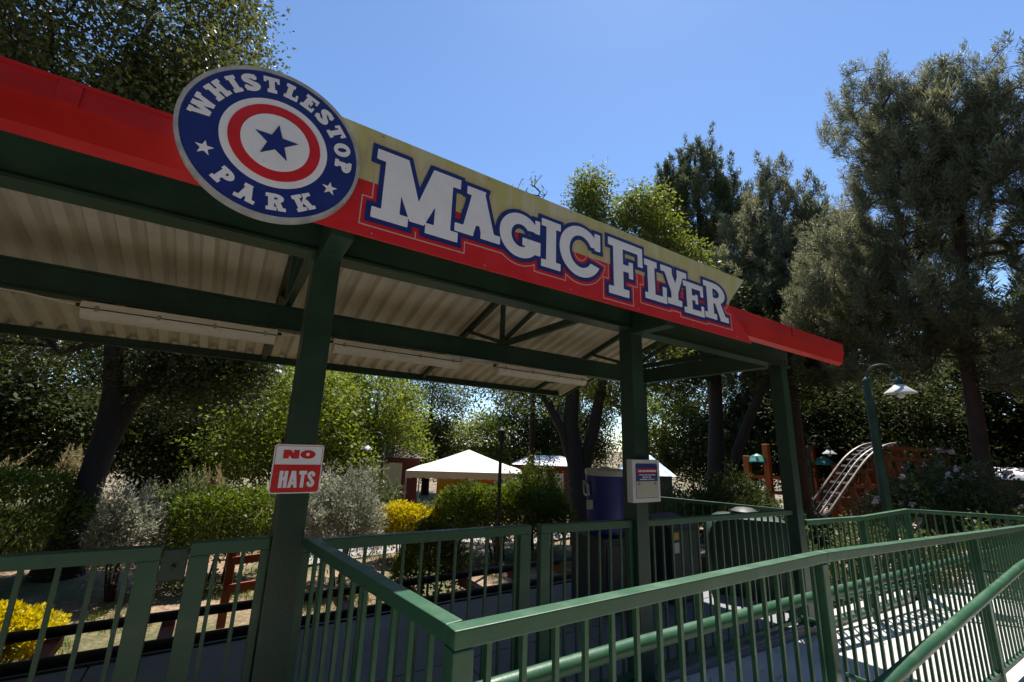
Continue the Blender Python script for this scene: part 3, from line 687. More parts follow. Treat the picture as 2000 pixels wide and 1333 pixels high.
# station track behind the platform
tk = thing('station_track', 'dark low coaster track running along the back of the platform', 'track', (1, 5, .2))
for y in (4.66, 5.32): MB().tube([(-7, y, .38), (9, y, .38)], .04, 10).build('rail', DARK, tk, smooth=True)
tie_m = MB().box((-.05, -.42, -.04), (.05, .42, .04)).mesh('crosstie', WOODR)
for i in range(22):
    o = link('crosstie', tie_m, tk, world=False); o.location = Vector((-6.8+i*.74, 4.99, .29))-wloc(tk)
    MB().box((-6.84+i*.74, 4.94, -.5), (-6.76+i*.74, 5.04, .248)).build('support', DARK, tk)
MB().box((-6, 4.282, .30), (5, 4.31, .462)).build('edge_strip', DARK, tk)
rf = thing('rail_fence', 'red brown timber rail fence behind the track left of the hats post', 'fence', (.35, 6.6, 0))
for x_, y_ in ((.33, 6.6), (.98, 6.72)): MB().box((x_-.045, y_-.045, -.2), (x_+.045, y_+.045, .62)).build('post', WOODR, rf, bevel=.01)
for zz in (.52, .22): MB().beam((.33, 6.55, zz), (1.06, 6.69, zz), .035, .09).build('rail', WOODR, rf)

# ------------------------------------------------------------------ vegetation
def leaf_mesh(name, P, D, L, Wd, tint, m, rng, upr=.55):
    N = len(P); D = D/np.linalg.norm(D, axis=1, keepdims=True)
    R_ = rng.normal(size=(N, 3))*upr+np.array([0, 0, 1.0]); S = np.cross(D, R_); S /= np.linalg.norm(S, axis=1, keepdims=True)+1e-9
    L = np.broadcast_to(L, (N,))[:, None]; Wd = np.broadcast_to(Wd, (N,))[:, None]
    mid = P+D*L*.45
    V = np.stack([P, mid+S*Wd/2, P+D*L, mid-S*Wd/2], 1).reshape(-1, 3).astype(np.float32)
    me = bpy.data.meshes.new(name); me.vertices.add(4*N); me.vertices.foreach_set('co', V.ravel())
    me.loops.add(4*N); me.loops.foreach_set('vertex_index', np.arange(4*N, dtype=np.int32))
    me.polygons.add(N); me.polygons.foreach_set('loop_start', np.arange(0, 4*N, 4, dtype=np.int32))
    try: me.polygons.foreach_set('loop_total', np.full(N, 4, dtype=np.int32))
    except Exception: pass
    a = me.attributes.new('tint', 'FLOAT', 'FACE'); a.data.foreach_set('value', tint.astype(np.float32))
    me.update(calc_edges=True); me.materials.append(m); return me
def grow(trunk, clusters, rng, sag=.12):
    """trunk: list of (pos, radius). Joins every cluster to the nearest wood; returns polylines with radii."""
    nodes = [np.array(p, float) for p, r in trunk]; par = [-1]+list(range(len(trunk)-1)); tr = {i: r for i, (p, r) in enumerate(trunk)}
    allow = int(len(trunk)*.3)
    T = np.array(nodes); ds = [np.min(np.linalg.norm(T-c, axis=1)) for c in clusters]
    load = {}
    for i in np.argsort(ds):
        c = clusters[i]; A = np.array(nodes); d = np.linalg.norm(A-c, axis=1)
        pen = np.maximum(0, A[:, 2]-c[2])*.6; pen[:allow] += 5
        k_ = int(np.argmin(d+pen)); a = A[k_]; n = max(1, int(d[k_]/.7)); prev = k_
        for j in range(1, n+1):
            t = j/n; p = a+(c-a)*t
            if j < n: p = p+rng.normal(size=3)*.07*min(1.5, d[k_])+np.array([0, 0, sag*math.sin(pi*t)*d[k_]*.6])
            nodes.append(p); par.append(prev); prev = len(nodes)-1
        load[prev] = 1
    rad = np.zeros(len(nodes))
    for i in range(len(nodes)-1, -1, -1):
        if i in load: rad[i] = max(rad[i], .011**2.3)
        rad[i] = max(rad[i], .009**2.3)
        if par[i] >= 0: rad[par[i]] += rad[i]
    rad = rad**(1/2.3)
    for i, r in tr.items(): rad[i] = max(r, 0)
    return nodes, par, rad
def wood_mesh(name, nodes, par, rad, ntrunk, m, limbs=()):
    mb = MB(); n = 6
    for pl_, rl_ in limbs: mb.tube(pl_, rl_, 9)
    mb.tube([nodes[i] for i in range(ntrunk)], [rad[i] for i in range(ntrunk)], 12)
    kids = {}
    for i in range(ntrunk, len(nodes)): kids.setdefault(par[i], []).append(i)
    done = set()
    for i in range(ntrunk, len(nodes)):
        if i in done: continue
        chain = [par[i], i]; done.add(i)
        while True:
            ks = [k_ for k_ in kids.get(chain[-1], []) if k_ not in done]
            if not ks: break
            b = max(ks, key=lambda q: rad[q]); chain.append(b); done.add(b)
        rr = [min(rad[q], rad[chain[1]]*1.25) for q in chain]
        mb.tube([nodes[q] for q in chain], rr, 6 if rr[0] > .03 else 4, cap=False)
    me = bpy.data.meshes.new(name); me.from_pydata(mb.v, [], mb.f); me.materials.append(m)
    me.polygons.foreach_set('use_smooth', np.ones(len(me.polygons), dtype=bool)); return me
def sample_blobs(blobs, n, rng, inner=.45):
    """points inside a union of ellipsoids, thicker towards their skins"""
    vol = np.array([b[2] if len(b) > 2 else (b[1][0]*b[1][1]*b[1][2])**.75 for b in blobs]); vol /= vol.sum(); out = []
    while len(out) < n:
        b = blobs[rng.choice(len(blobs), p=vol)]; d = rng.normal(size=3); d /= np.linalg.norm(d)
        r = (inner+(1-inner)*rng.random()**.6)*(1+.14*math.sin(5*d[0]+3*d[2])+rng.normal()*.05)
        out.append(np.array(b[0])+d*np.array(b[1])*r)
    return np.array(out)
def broad_tree(name, label, trunk, blobs, ncl, nleaf, lsize, crad, lm, bm_=BARK, seed=1, group=None, cat='tree', droop=.1, flat=.75, inner=.45, extra=None, limbs=()):
    rng = np.random.default_rng(seed)
    C = sample_blobs(blobs, ncl, rng, inner)
    if extra is not None: C = np.vstack([C, extra])
    nodes, par, rad = grow(trunk, C, rng)
    base = trunk[0][0]; t = thing(name, label, cat, base, group=group)
    link('trunk', wood_mesh('trunk', nodes, par, rad, len(trunk), bm_, limbs), t)
    per = rng.poisson(nleaf, len(C)); idx = np.repeat(np.arange(len(C)), per); N = len(idx)
    ctr = np.average(C, axis=0); g = rng.normal(size=(N, 3))*np.array([1, 1, flat]); rr = crad*(.75+.5*rng.random(len(C)))[idx][:, None]
    gl = np.linalg.norm(g, axis=1, keepdims=True); g = g/gl*np.minimum(gl, 1.9)
    P = C[idx]+g*rr*.55; D = g*.6+rng.normal(size=(N, 3))*.7+np.array([0, 0, -droop])
    ct = rng.random(len(C))*.5; tint = np.clip(ct[idx]+rng.random(N)*.5, 0, 1)
    L = lsize*(.6+.7*rng.random(N))
    link('crown', leaf_mesh('crown', P, D, L, L*.55, tint, lm, rng), t); return t
def pine_tree(name, label, trunk, blobs, ncl, nneed, nlen, lm, bm_=BARKP, seed=1, group=None, inner=.5, tuft=.42, nw=.016, upw=1.0):
    rng = np.random.default_rng(seed); C = sample_blobs(blobs, ncl, rng, inner)
    nodes, par, rad = grow(trunk, C, rng, sag=-.05)
    t = thing(name, label, 'tree', trunk[0][0], group=group)
    link('trunk', wood_mesh('trunk', nodes, par, rad, len(trunk), bm_), t)
    ctr = np.average(C, axis=0)
    ax = (C-ctr)*np.array([1, 1, .5]); ax /= np.linalg.norm(ax, axis=1, keepdims=True); ax = ax*.55+np.array([0, 0, upw])+rng.normal(size=ax.shape)*.28; ax /= np.linalg.norm(ax, axis=1, keepdims=True)
    per = rng.poisson(nneed, len(C)); idx = np.repeat(np.arange(len(C)), per); N = len(idx)
    ln = (tuft*(.6+.8*rng.random(len(C))))[idx]; u = rng.random(N)
    rv = rng.normal(size=(N, 3)); rv -= (rv*ax[idx]).sum(1, keepdims=True)*ax[idx]; rv /= np.linalg.norm(rv, axis=1, keepdims=True)
    P = C[idx]+ax[idx]*((u-.35)*ln)[:, None]+rng.normal(size=(N, 3))*.05
    D = ax[idx]*(.35+.5*u)[:, None]+rv*(.95-.45*u)[:, None]
    L = nlen*(.7+.5*rng.random(N))*(1.1-.35*u); tint = np.clip((rng.random(len(C))*.55)[idx]+rng.random(N)*.45, 0, 1)
    link('crown', leaf_mesh('crown', P, D, L, np.full(N, nw), tint, lm, rng), t); return t

LF_A = leaf_mat('glossy_dark_leaf', (.034, .046, .013), (.10, .108, .032), .36, .38, .8)
LF_B = leaf_mat('bright_green_leaf', (.058, .084, .018), (.185, .21, .048), .42, .42)
LF_Y = leaf_mat('yellow_green_leaf', (.075, .108, .018), (.20, .24, .045), .45, .5)
LF_P = leaf_mat('pine_needle', (.068, .080, .040), (.235, .235, .135), .36, .5)
LF_PD = leaf_mat('dark_pine_needle', (.042, .06, .030), (.12, .135, .066), .3, .5)
LF_D = leaf_mat('shade_tree_leaf', (.022, .034, .010), (.066, .082, .024), .3, .55, .3)
LF_S = leaf_mat('silver_leaf', (.13, .14, .095), (.34, .34, .26), .22, .6)
LF_H = leaf_mat('hedge_leaf', (.05, .085, .012), (.13, .17, .03), .35, .42)
LF_G = leaf_mat('golden_leaf', (.32, .30, .015), (.62, .52, .03), .35, .45)
LF_R = leaf_mat('rose_leaf', (.04, .06, .018), (.11, .135, .05), .3, .45)
PINK = leaf_mat('pink_petal', (.70, .42, .43), (.86, .76, .72), .2, .6)
ORNG = leaf_mat('orange_petal', (.55, .16, .03), (.7, .30, .06), .25, .6)
GRASS = leaf_mat('dry_grass', (.22, .20, .09), (.45, .38, .24), .3, .6)

# tree A: big glossy tree on the left, over the roof and down behind the platform
broad_tree('broadleaf_tree', 'big dark glossy tree at the left, thick forked trunk, crown above the red roof', 
    [((-1.88, 10.4, -.35), .36), ((-1.82, 10.4, .4), .22), ((-1.74, 10.4, 1.2), .19), ((-1.68, 10.38, 2.0), .19), ((-1.74, 10.38, 2.7), .15), ((-1.90, 10.34, 3.6), .13), ((-2.0, 10.3, 5.0), .15), ((-2.3, 10.1, 6.8), .13), ((-2.5, 10, 8.6), .12), ((-2.5, 10, 10.2), .07)],
    [((-2.6, 9.6, 9.2), (2.7, 2.4, 3.0), 7), ((-4.8, 9.4, 7.6), (2.6, 2.6, 2.6), 5), ((-1.4, 9.7, 7.2), (1.6, 2.2, 1.8), 4), ((-.5, 10.6, 3.6), (1.2, 1.2, 1.15), 3.4), ((.15, 10.6, 3.9), (.65, .7, .8), 1.2), ((-4.6, 11, 4.2), (2.3, 2, 1.4), 2.2), ((-2.2, 11.4, 5.4), (1.7, 1.2, 1.0), .8)],
    1250, 115, .088, .50, LF_A, seed=3, inner=.35, extra=np.array([(-.9, 10.4, 4.0), (-.2, 10.5, 3.0), (.25, 10.5, 2.5), (-1.25, 10.4, 3.2)]),
    limbs=[([(-1.69, 10.4, 1.6), (-1.50, 10.42, 2.4), (-1.18, 10.42, 3.2), (-.85, 10.3, 4.6), (-.9, 10, 6.6)], [.16, .13, .115, .10, .05])])
# tree B: many stemmed tree right of the tent, bright crown above the name board
broad_tree('broadleaf_tree', 'many stemmed tree behind the blue cooler, bright green crown above the name board',
    [((8.75, 9.75, -1.2), .36), ((8.68, 9.75, .3), .28), ((8.58, 9.8, 1.6), .27), ((8.45, 9.9, 2.6), .22), ((8.5, 9.8, 4.0), .18), ((8.9, 9.5, 6.0), .13), ((9.2, 9.2, 8.0), .09)],
    [((9.0, 9.5, 9.2), (.62, .62, 1.6), 2.6), ((10.1, 8.35, 8.4), (1.0, 1.0, 1.6), 4.4), ((9.9, 8.6, 6.0), (1.7, 1.6, 1.4), 4), ((7.2, 10.8, 4.0), (1.9, 1.3, .85), 2.2), ((10.75, 7.6, 7.1), (.8, .8, 1.1), 2), ((9.6, 9.4, 4.0), (1.3, 1.3, .9), 1.6)],
    640, 105, .10, .46, LF_B, seed=5, extra=np.array([(8.0, 10.2, 3.6), (9.1, 9.3, 3.5), (7.4, 10.8, 3.1)]),
    limbs=[([(8.62, 9.78, 1.2), (8.3, 10.0, 2.4), (7.9, 10.3, 3.3), (7.2, 10.9, 4.3)], [.2, .16, .12, .05]), ([(8.64, 9.76, .8), (8.95, 9.45, 2.6), (9.15, 9.25, 4.0), (9.8, 8.7, 6.0)], [.2, .17, .13, .06])])
broad_tree('bare_tree', 'thin leafless twigs with one green tuft poking above the name board', [((8.2, 11.5, -1.0), .1), ((8.2, 11.45, 4), .08), ((8.2, 11.4, 8.5), .05), ((8.2, 11.4, 9.8), .03)],
    [((8.15, 11.4, 10.9), (.75, .6, .8))], 46, 1.2, .1, .2, LF_Y, seed=8, inner=.2)
# pines
pine_tree('pine_tree', 'tall dark pine rising behind the bright tree above the board', [((20.4, 12.9, -1.6), .35), ((20.4, 12.9, 8), .26), ((20.3, 12.9, 14), .15), ((20.3, 12.9, 19), .05)],
    [((20.3, 12.8, 14.8), (1.9, 1.9, 4.2)), ((19.3, 14.1, 14.2), (1.3, 1.3, 3.6)), ((21.3, 11.6, 13.0), (1.7, 1.7, 3.2)), ((20.2, 13, 8.5), (2.6, 2.6, 2.8))], 1250, 105, .30, LF_PD, seed=11, tuft=.85, nw=.042)
pine_tree('pine_tree', 'loose grey green pine left of the largest pine', [((18.2, 8.3, -1.5), .3), ((18.2, 8.3, 6), .22), ((18.2, 8.3, 11), .12), ((18.2, 8.1, 14), .05)],
    [((18.3, 8.1, 11.6), (1.25, 1.25, 2.6)), ((18.0, 9.3, 10.2), (1.3, 1.3, 2.4)), ((17.9, 8.7, 9.0), (2.2, 2.2, 2.4)), ((18.4, 7.0, 11.2), (.8, .8, 2.0)), ((17.6, 7.2, 7.2), (2.3, 2.3, 2.2)), ((18.6, 6.6, 9.4), (1.6, 1.6, 2.3)), ((16.6, 6.6, 5.6), (1.9, 1.9, 1.5)), ((17.6, 5.6, 7.4), (1.8, 1.8, 1.8))], 1450, 100, .24, LF_P, seed=12, tuft=.62, nw=.032)
pine_tree('pine_tree', 'largest pine at the right, spreading crown over a bare reddish trunk', [((15.8, 3.05, -1.3), .22), ((15.76, 3.0, 2), .17), ((15.66, 2.85, 5), .15), ((15.75, 2.6, 7), .13), ((15.8, 2.4, 9.0), .10), ((15.6, 2.4, 11.4), .05)],
    [((14.9, 3.9, 11.4), (1.0, 1.0, 2.3), 2.6), ((15.4, 3.1, 11.1), (1.1, 1.1, 2.2), 2.8), ((15.8, 2.2, 10.8), (1.3, 1.3, 2.2), 3.4), ((15.9, 1.0, 10.0), (1.5, 1.5, 2.4), 4), ((15.0, 3.9, 5.4), (1.3, 1.6, .8), 2), ((15.3, 2.3, 5.0), (1.1, 1.3, .6), 1.3), ((15.7, 1.5, 3.9), (1.1, 1.4, .55), 1.3), ((14.6, 4.4, 4.4), (1.0, 1.4, .5), 1.2), ((15.6, 3.4, 8.8), (1.7, 1.7, 1.6), 3.4), ((15.6, 1.6, 8.6), (1.9, 1.9, 1.7), 3.6), ((14.9, 4.6, 7.6), (1.8, 1.6, 1.3), 3), ((14.6, 3.6, 5.9), (1.6, 1.9, .9), 2.4), ((15.9, .4, 6.6), (1.6, 1.6, 1.1), 2.2), ((15.9, -1.2, 8.0), (2.0, 2.0, 2.2), 3), ((15.2, 2.6, 10.0), (1.5, 1.5, 1.8), 2.6), ((14.3, 4.9, 6.4), (1.3, 1.5, 1.1), 2.2)],
    2500, 115, .19, LF_P, seed=13, tuft=.55, nw=.019, upw=1.7)
pine_tree('pine_tree', 'second pine trunk at the extreme right edge, mostly cut off', [((16.9, 1.35, -1.3), .26), ((16.9, 1.3, 3), .22), ((16.8, .8, 7), .15), ((16.8, .4, 10), .06)],
    [((16.9, .2, 8.6), (1.8, 1.8, 2.0)), ((16.9, 1.9, 4.8), (1.4, 1.2, .8)), ((17.0, .4, 5.2), (1.3, 1.3, .8))], 220, 85, .2, LF_P, seed=14, tuft=.5, nw=.026)
# tree F with a leaning stem
broad_tree('broadleaf_tree', 'dark shady tree with two diverging trunks behind the right end post', [((15.1, 9.8, -1.5), .34), ((15.15, 9.75, 1), .3), ((15.2, 9.65, 2.6), .26), ((15.3, 9.55, 4.4), .2), ((15.4, 9.5, 6), .12)],
    [((15.2, 9.8, 6.4), (2.2, 2.2, 1.7)), ((16.4, 8.2, 6.2), (1.9, 1.9, 1.6)), ((14.2, 10.6, 5.2), (1.5, 1.5, 1.2)), ((16.6, 7.0, 4.8), (1.4, 1.2, 1.1))], 300, 85, .13, .6, LF_D, seed=15, limbs=[([(15.1, 9.8, -.2), (15.5, 9.1, 2.0), (15.8, 8.6, 3.4), (16.2, 7.9, 5.0), (16.5, 7.5, 6.2)], [.2, .18, .16, .12, .05])])
# pale open trees beyond the platform
for i, (x, y, hh, lab, sd) in enumerate([(2.2, 17.5, 6.2, 'pale yellow green tree seen just left of the hats sign post', 21), (5.4, 19.6, 7.2, 'slender reddish trunked tree with pale crown right of the hats sign post', 22), (3.6, 22, 7.5, 'pale tree far behind the silvery bush', 23)]):
    g0 = ground(x, y)
    broad_tree('open_tree', lab, [((x, y, g0-.1), .2), ((x+.05, y, g0+2), .16), ((x+.15, y, g0+4), .12), ((x+.2, y, g0+hh*.85), .05)],
        [((x, y, g0+hh*.72), (2.4, 2.2, hh*.26)), ((x-1.2, y, g0+hh*.45), (1.6, 1.4, 1.2)), ((x+1.2, y-.3, g0+hh*.46), (1.5, 1.3, 1.1))], 210, 80, .15, .6, LF_Y, BARKP if i == 1 else BARK, seed=sd)
broad_tree('shade_tree', 'dark leaning tree at the far left behind the pampas grass', [((-7.5, 13, -.7), .28), ((-7.4, 13, 2), .24), ((-7.2, 13, 4.5), .16), ((-7, 13, 7), .08)],
    [((-6.6, 13, 6), (2.8, 2.2, 2.2)), ((-5.6, 13.2, 3.4), (1.8, 1.4, 1.0)), ((-8, 13, 4.4), (2.2, 2, 1.6))], 260, 80, .13, .6, LF_D, seed=31)

# distant trees: three kinds, copied
def proto(kind, sd):
    if kind == 0: return broad_tree('distant_tree', 'x', [((0, 0, 0), .3), ((0, 0, 3), .24), ((.1, 0, 6), .14), ((.1, 0, 8), .05)], [((0, 0, 6.6), (3.2, 3.2, 2.9)), ((-1.6, .5, 4.4), (2.2, 2.2, 1.7)), ((1.7, -.5, 4.0), (2.2, 2.2, 1.8)), ((0, 0, 2.8), (2.6, 2.6, 1.3))], 420, 80, .18, .85, LF_D, seed=sd)
    if kind == 1: return broad_tree('distant_tree', 'x', [((0, 0, 0), .25), ((0, 0, 3), .2), ((.1, 0, 5), .1)], [((0, 0, 5.2), (2.8, 2.8, 2.6)), ((1.2, 0, 3.0), (2.2, 2.2, 1.6)), ((-1.4, 0, 2.8), (2, 2, 1.5))], 280, 62, .22, .8, LF_Y, seed=sd)
    return pine_tree('distant_pine', 'x', [((0, 0, 0), .3), ((0, 0, 6), .2), ((0, 0, 13), .05)], [((0, 0, 9.6), (1.8, 1.8, 3.4)), ((0, 0, 6.2), (2.8, 2.8, 2.2)), ((.4, .2, 3.6), (2.6, 2.6, 1.2))], 420, 58, .42, LF_PD, seed=sd, tuft=.95, nw=.06)
protos = [proto(0, 41), proto(1, 42), proto(2, 43)]
def where(x, y): return 'left of the forked trunk' if x < -4 else 'behind the tent' if x < 10 else 'behind the blue roofed kiosk' if y > 18.5 else 'behind the coaster hill'
LABD = ['dense dark broadleaf tree in the distant wood behind the garden', 'pale yellowish bushy tree in the distant wood behind the garden', 'dark pine standing in the distant wood behind the garden']
used = [False]*3; rd = random.Random(9)
spots = [(-14, 20, 0, 1.0), (-9, 24, 1, 1.1), (-6, 21, 0, .9), (-3, 27, 0, 1.15), (.5, 30, 1, 1.0), (5, 31, 0, .95), (8.5, 27, 1, .8), (12, 29, 0, .95), (14.5, 25.5, 1, .8), (18, 25, 0, .95), (24, 27, 0, 1.0), (27, 21, 1, 1.0), (27, 17, 0, 1.05), (28, 13, 2, 1.0), (26, 10.5, 0, .9), (29, 8.5, 0, 1.0), (30, 5, 2, 1.1), (27, 2.5, 0, 1.0), (31, .5, 0, 1.1), (26.5, 14.6, 2, .8), (33, 11, 0, 1.3), (-19, 26, 2, 1.1), (25, 6.6, 0, .8), (22, -1.5, 0, .9), (-1, 22, 0, .75)]
for x, y, k_, s_ in spots:
    src = protos[k_]
    if not used[k_]: t = src; used[k_] = True; 
    else:
        t = src.copy(); COL.objects.link(t)
        for ch in src.children: c = ch.copy(); COL.objects.link(c); c.parent = t
    t.location = (x, y, ground(x, y)-.15); t.rotation_euler = (0, 0, rd.uniform(0, 6.28)); t.scale = (s_, s_, s_*rd.uniform(.9, 1.12))
    t['label'] = LABD[k_].split(' in the')[0].replace(' standing', '')+' in the distant wood '+where(x, y); t['group'] = ['distant dark trees', 'distant pale trees', 'distant pines'][k_]

def shrub(name, label, c, r, h, n, ls, lm, seed=1, power=2.0, cat='shrub', lumps=.16, rz=0, blossoms=None, z0=None, bare=0.0, asp=.5, shoots=.3):
    rng = np.random.default_rng(seed); g0 = ground(*c) if z0 is None else z0
    if cat == 'hedge' or lm is LF_G: shoots = .12
    if z0 is None: h = h+min(.32, max(0, -g0))
    t = thing(name, label, cat, (c[0], c[1], g0))
    d = rng.normal(size=(n, 3)); d[:, 2] = np.where(d[:, 2] < -.35*0-.3, -d[:, 2], d[:, 2]); d /= np.linalg.norm(d, axis=1, keepdims=True)
    k_ = (np.abs(d)**power).sum(1)**(-1/power)
    ph = rng.random(9)*6
    lump = 1+lumps*(np.sin(4*d[:, 0]+ph[0])*np.sin(4*d[:, 1]+ph[1])+.7*np.sin(9*d[:, 0]+ph[2])*np.sin(8*d[:, 2]+ph[3])+.5*np.sin(15*d[:, 1]+ph[4])*np.sin(13*d[:, 2]+ph[5]))
    rad = k_*lump*(1-.45*rng.random(n)**2.2)
    sd_ = rng.normal(size=(34, 3)); sd_[:, 2] = np.abs(sd_[:, 2])+.2; sd_ /= np.linalg.norm(sd_, axis=1, keepdims=True); dm = (d@sd_.T).max(1); rad = np.where(dm > .994, rad*(1+shoots*rng.random(n)), rad)
    zc = h*.42; P = d*rad[:, None]*np.array([r[0], r[1], h*.58]); P[:, 2] += zc; P[:, 2] = np.maximum(P[:, 2], .02+bare*h*rng.random(n))
    ca, sa = math.cos(rz), math.sin(rz); P = np.stack([P[:, 0]*ca-P[:, 1]*sa, P[:, 0]*sa+P[:, 1]*ca, P[:, 2]], 1)
    D = np.stack([d[:, 0]*ca-d[:, 1]*sa, d[:, 0]*sa+d[:, 1]*ca, d[:, 2]], 1)*.6+rng.normal(size=(n, 3))*.6+np.array([0, 0, .25])
    L = ls*(.6+.8*rng.random(n)); tint = np.clip(.25+.3*(lump-1)/lumps*.5+rng.random(n)*.6, 0, 1)
    off = np.array([c[0], c[1], g0])
    link('foliage', leaf_mesh('foliage', P+off, D, L, L*asp, tint, lm, rng), t)
    mb = MB(); rs = random.Random(seed)
    for i in range(9):
        a = rs.uniform(0, 6.28); e = (c[0]+r[0]*.7*rs.random()*math.cos(a), c[1]+r[1]*.7*rs.random()*math.sin(a), g0+h*rs.uniform(.5, .85))
        b = (c[0]+r[0]*.15*math.cos(a), c[1]+r[1]*.15*math.sin(a), g0-.05); mid = tuple((b[i_]+e[i_])/2+rs.uniform(-.04, .04) for i_ in range(3))
        mb.tube([b, mid, e], [.018, .013, .006], 5)
    mb.build('stems', BARK, t)
    if blossoms:
        nb_, bm2, bs = blossoms; sel = rng.choice(np.nonzero(P[:, 2] > h*.25)[0], nb_); m_ = 26
        B = np.repeat(P[sel]*np.array([1.03, 1.03, 1.02])+off, m_, axis=0)+rng.normal(size=(nb_*m_, 3))*bs*.12
        DD = rng.normal(size=(nb_*m_, 3)); o = link('blossoms', leaf_mesh('blossoms', B, DD, bs*.5*(.7+.6*rng.random(nb_*m_)), bs*.42, rng.random(nb_*m_), bm2, rng), t); o['kind'] = 'stuff'
    return t
shrub('golden_shrub', 'bright yellow shrub at the lower left behind the gate', (-1.50, 6.42), (.50, .42), .60, 12000, .046, LF_G, 51, lumps=.12, z0=-.30)
shrub('silver_shrub', 'large silvery grey bush right of the hats sign post', (1.93, 8.0), (.64, .6), 1.34, 14000, .055, LF_S, 52, lumps=.2, bare=.1, asp=.34)
shrub('silver_shrub', 'smaller silvery grey bush left of the long green hedge', (-.92, 8.55), (.42, .42), 1.12, 8000, .055, LF_S, 53, lumps=.2, bare=.15, asp=.36)
shrub('hedge', 'clipped bright green hedge directly left of the hats sign post', (.25, 9.0), (.85, .6), 1.06, 14000, .06, LF_H, 54, power=4, lumps=.06, cat='hedge')
shrub('hedge', 'low green hedge at the far left behind the thick tree trunk', (-3.0, 10.3), (1.35, .55), 1.3, 11000, .07, LF_H, 55, power=4, lumps=.1, cat='hedge')
shrub('golden_shrub', 'rounded yellow hedge behind the gates, left one of two', (3.28, 8.95), (.50, .4), .76, 8500, .06, LF_G, 56, lumps=.07, power=2.6)
shrub('golden_shrub', 'smaller yellow hedge touching the big green hedge', (4.0, 8.78), (.36, .33), .68, 5500, .06, LF_G, 57, lumps=.08, power=2.6)
shrub('hedge', 'big green hedge with dark shaded side behind the gates', (5.25, 8.35), (1.35, .6), 1.12, 28000, .062, LF_H, 58, power=3.4, lumps=.08, cat='hedge', rz=-.35)
shrub('flower_shrub', 'orange tipped shrub on top of the big green hedge', (6.3, 8.6), (.75, .5), 1.5, 9000, .06, LF_H, 59, lumps=.15, blossoms=(40, ORNG, .06), rz=-.35)
shrub('round_bush', 'rounded dark bush just behind the long gate leaf', (2.6, 5.95), (.50, .45), .92, 8000, .05, LF_H, 60, lumps=.1)
shrub('rose_bush', 'broad rose bush with pale pink blossoms below the largest pine', (12.4, 3.05), (1.15, 1.3), 2.35, 17000, .075, LF_R, 61, lumps=.18, blossoms=(85, PINK, .13), z0=-.6)
shrub('rose_bush', 'leafy rose bush with pink blossoms against the far ramp railing', (6.3, 3.05), (1.1, .6), .95, 13000, .055, LF_R, 62, lumps=.2, blossoms=(38, PINK, .075))
shrub('rose_bush', 'pink flowering bush behind the bend of the far railing', (8.7, 2.9), (1.0, .7), 1.15, 11000, .06, LF_R, 63, lumps=.2, blossoms=(42, PINK, .08))
shrub('rose_bush', 'low flowering bush outside the landing at the right edge', (9.9, 1.5), (.9, .8), 1.35, 9000, .06, LF_R, 64, lumps=.2, blossoms=(26, PINK, .08))
shrub('dark_shrub', 'low dark shrub under the twin trunked tree', (9.6, 5.9), (1.5, .9), 1.45, 12000, .075, LF_D, 65, lumps=.16)
shrub('dark_shrub', 'dark shrub mass in front of the coaster hill', (13.0, 6.2), (1.8, .9), 1.05, 10000, .08, LF_D, 66, lumps=.16, z0=-.8)
shrub('dark_shrub', 'dark low planting left of the tent', (3.7, 13.5), (1.2, .7), 1.5, 8000, .07, LF_R, 67, lumps=.14, blossoms=(24, PINK, .07), z0=-.6)
shrub('feathery_shrub', 'grey green feathery shrub under the thick tree, behind the hedge', (-.4, 11.6), (.9, .6), 1.05, 8000, .09, LF_R, 68, lumps=.25, asp=.2)
shrub('dark_shrub', 'dark flowering hedge in front of the left tent poles', (6.2, 13.2), (1.2, .6), 1.55, 9000, .075, LF_R, 69, lumps=.12, blossoms=(20, PINK, .07), z0=-1.4, rz=-.4)
shrub('dark_shrub', 'dark shrub between the blue kiosk and the twin trunked tree', (13.2, 10.8), (1.7, .9), 1.75, 9000, .085, LF_R, 80, lumps=.16, z0=-1.1)
shrub('dark_shrub', 'dark shrub beneath the orange play frame', (18.6, 11.0), (2.0, 1.0), 1.7, 8000, .11, LF_D, 81, lumps=.16, z0=-1.4)
def pampas(c, h, n, lab, seed):
    rng = np.random.default_rng(seed); g0 = ground(*c); t = thing('pampas_grass', lab, 'grass clump', (c[0], c[1], g0))
    a = rng.random(n)*6.28; r = rng.random(n)**.5*.35
    P = np.stack([c[0]+r*np.cos(a), c[1]+r*np.sin(a), np.full(n, g0)], 1); D = np.stack([np.cos(a)*.5*r/.35, np.sin(a)*.5*r/.35, np.full(n, 1.)], 1)+rng.normal(size=(n, 3))*.16
    link('blades', leaf_mesh('blades', P, D, h*(.55+.35*rng.random(n)), .03, rng.random(n), LF_R, rng), t)
    m_ = 15; pa = rng.random(m_)*6.28; tops = np.stack([c[0]+.5*np.cos(pa)*rng.random(m_), c[1]+.5*np.sin(pa)*rng.random(m_), g0+h*(.8+.3*rng.random(m_))], 1)
    k_ = 130; B = np.repeat(tops, k_, axis=0); u = rng.random(len(B)); ld = np.repeat(rng.normal(size=(m_, 3))*.2, k_, axis=0)
    B = B+np.stack([ld[:, 0]*u, ld[:, 1]*u, (u-.5)*.55], 1); DD = rng.normal(size=B.shape)*.35+np.array([.1, 0, .8])
    link('plumes', leaf_mesh('plumes', B, DD, .16*(1.1-u), .016, rng.random(len(B)), GRASS, rng), t)
pampas((-3.5, 12.3), 1.75, 420, 'tall pale pampas grass clump at the far left edge', 71)
pampas((-2.6, 12.9), 1.95, 420, 'pale pampas grass clump just left of the thick trunk', 72)
pampas((-.1, 12.6), 1.5, 380, 'pampas grass clump right of the thick trunk behind the hedge', 73)
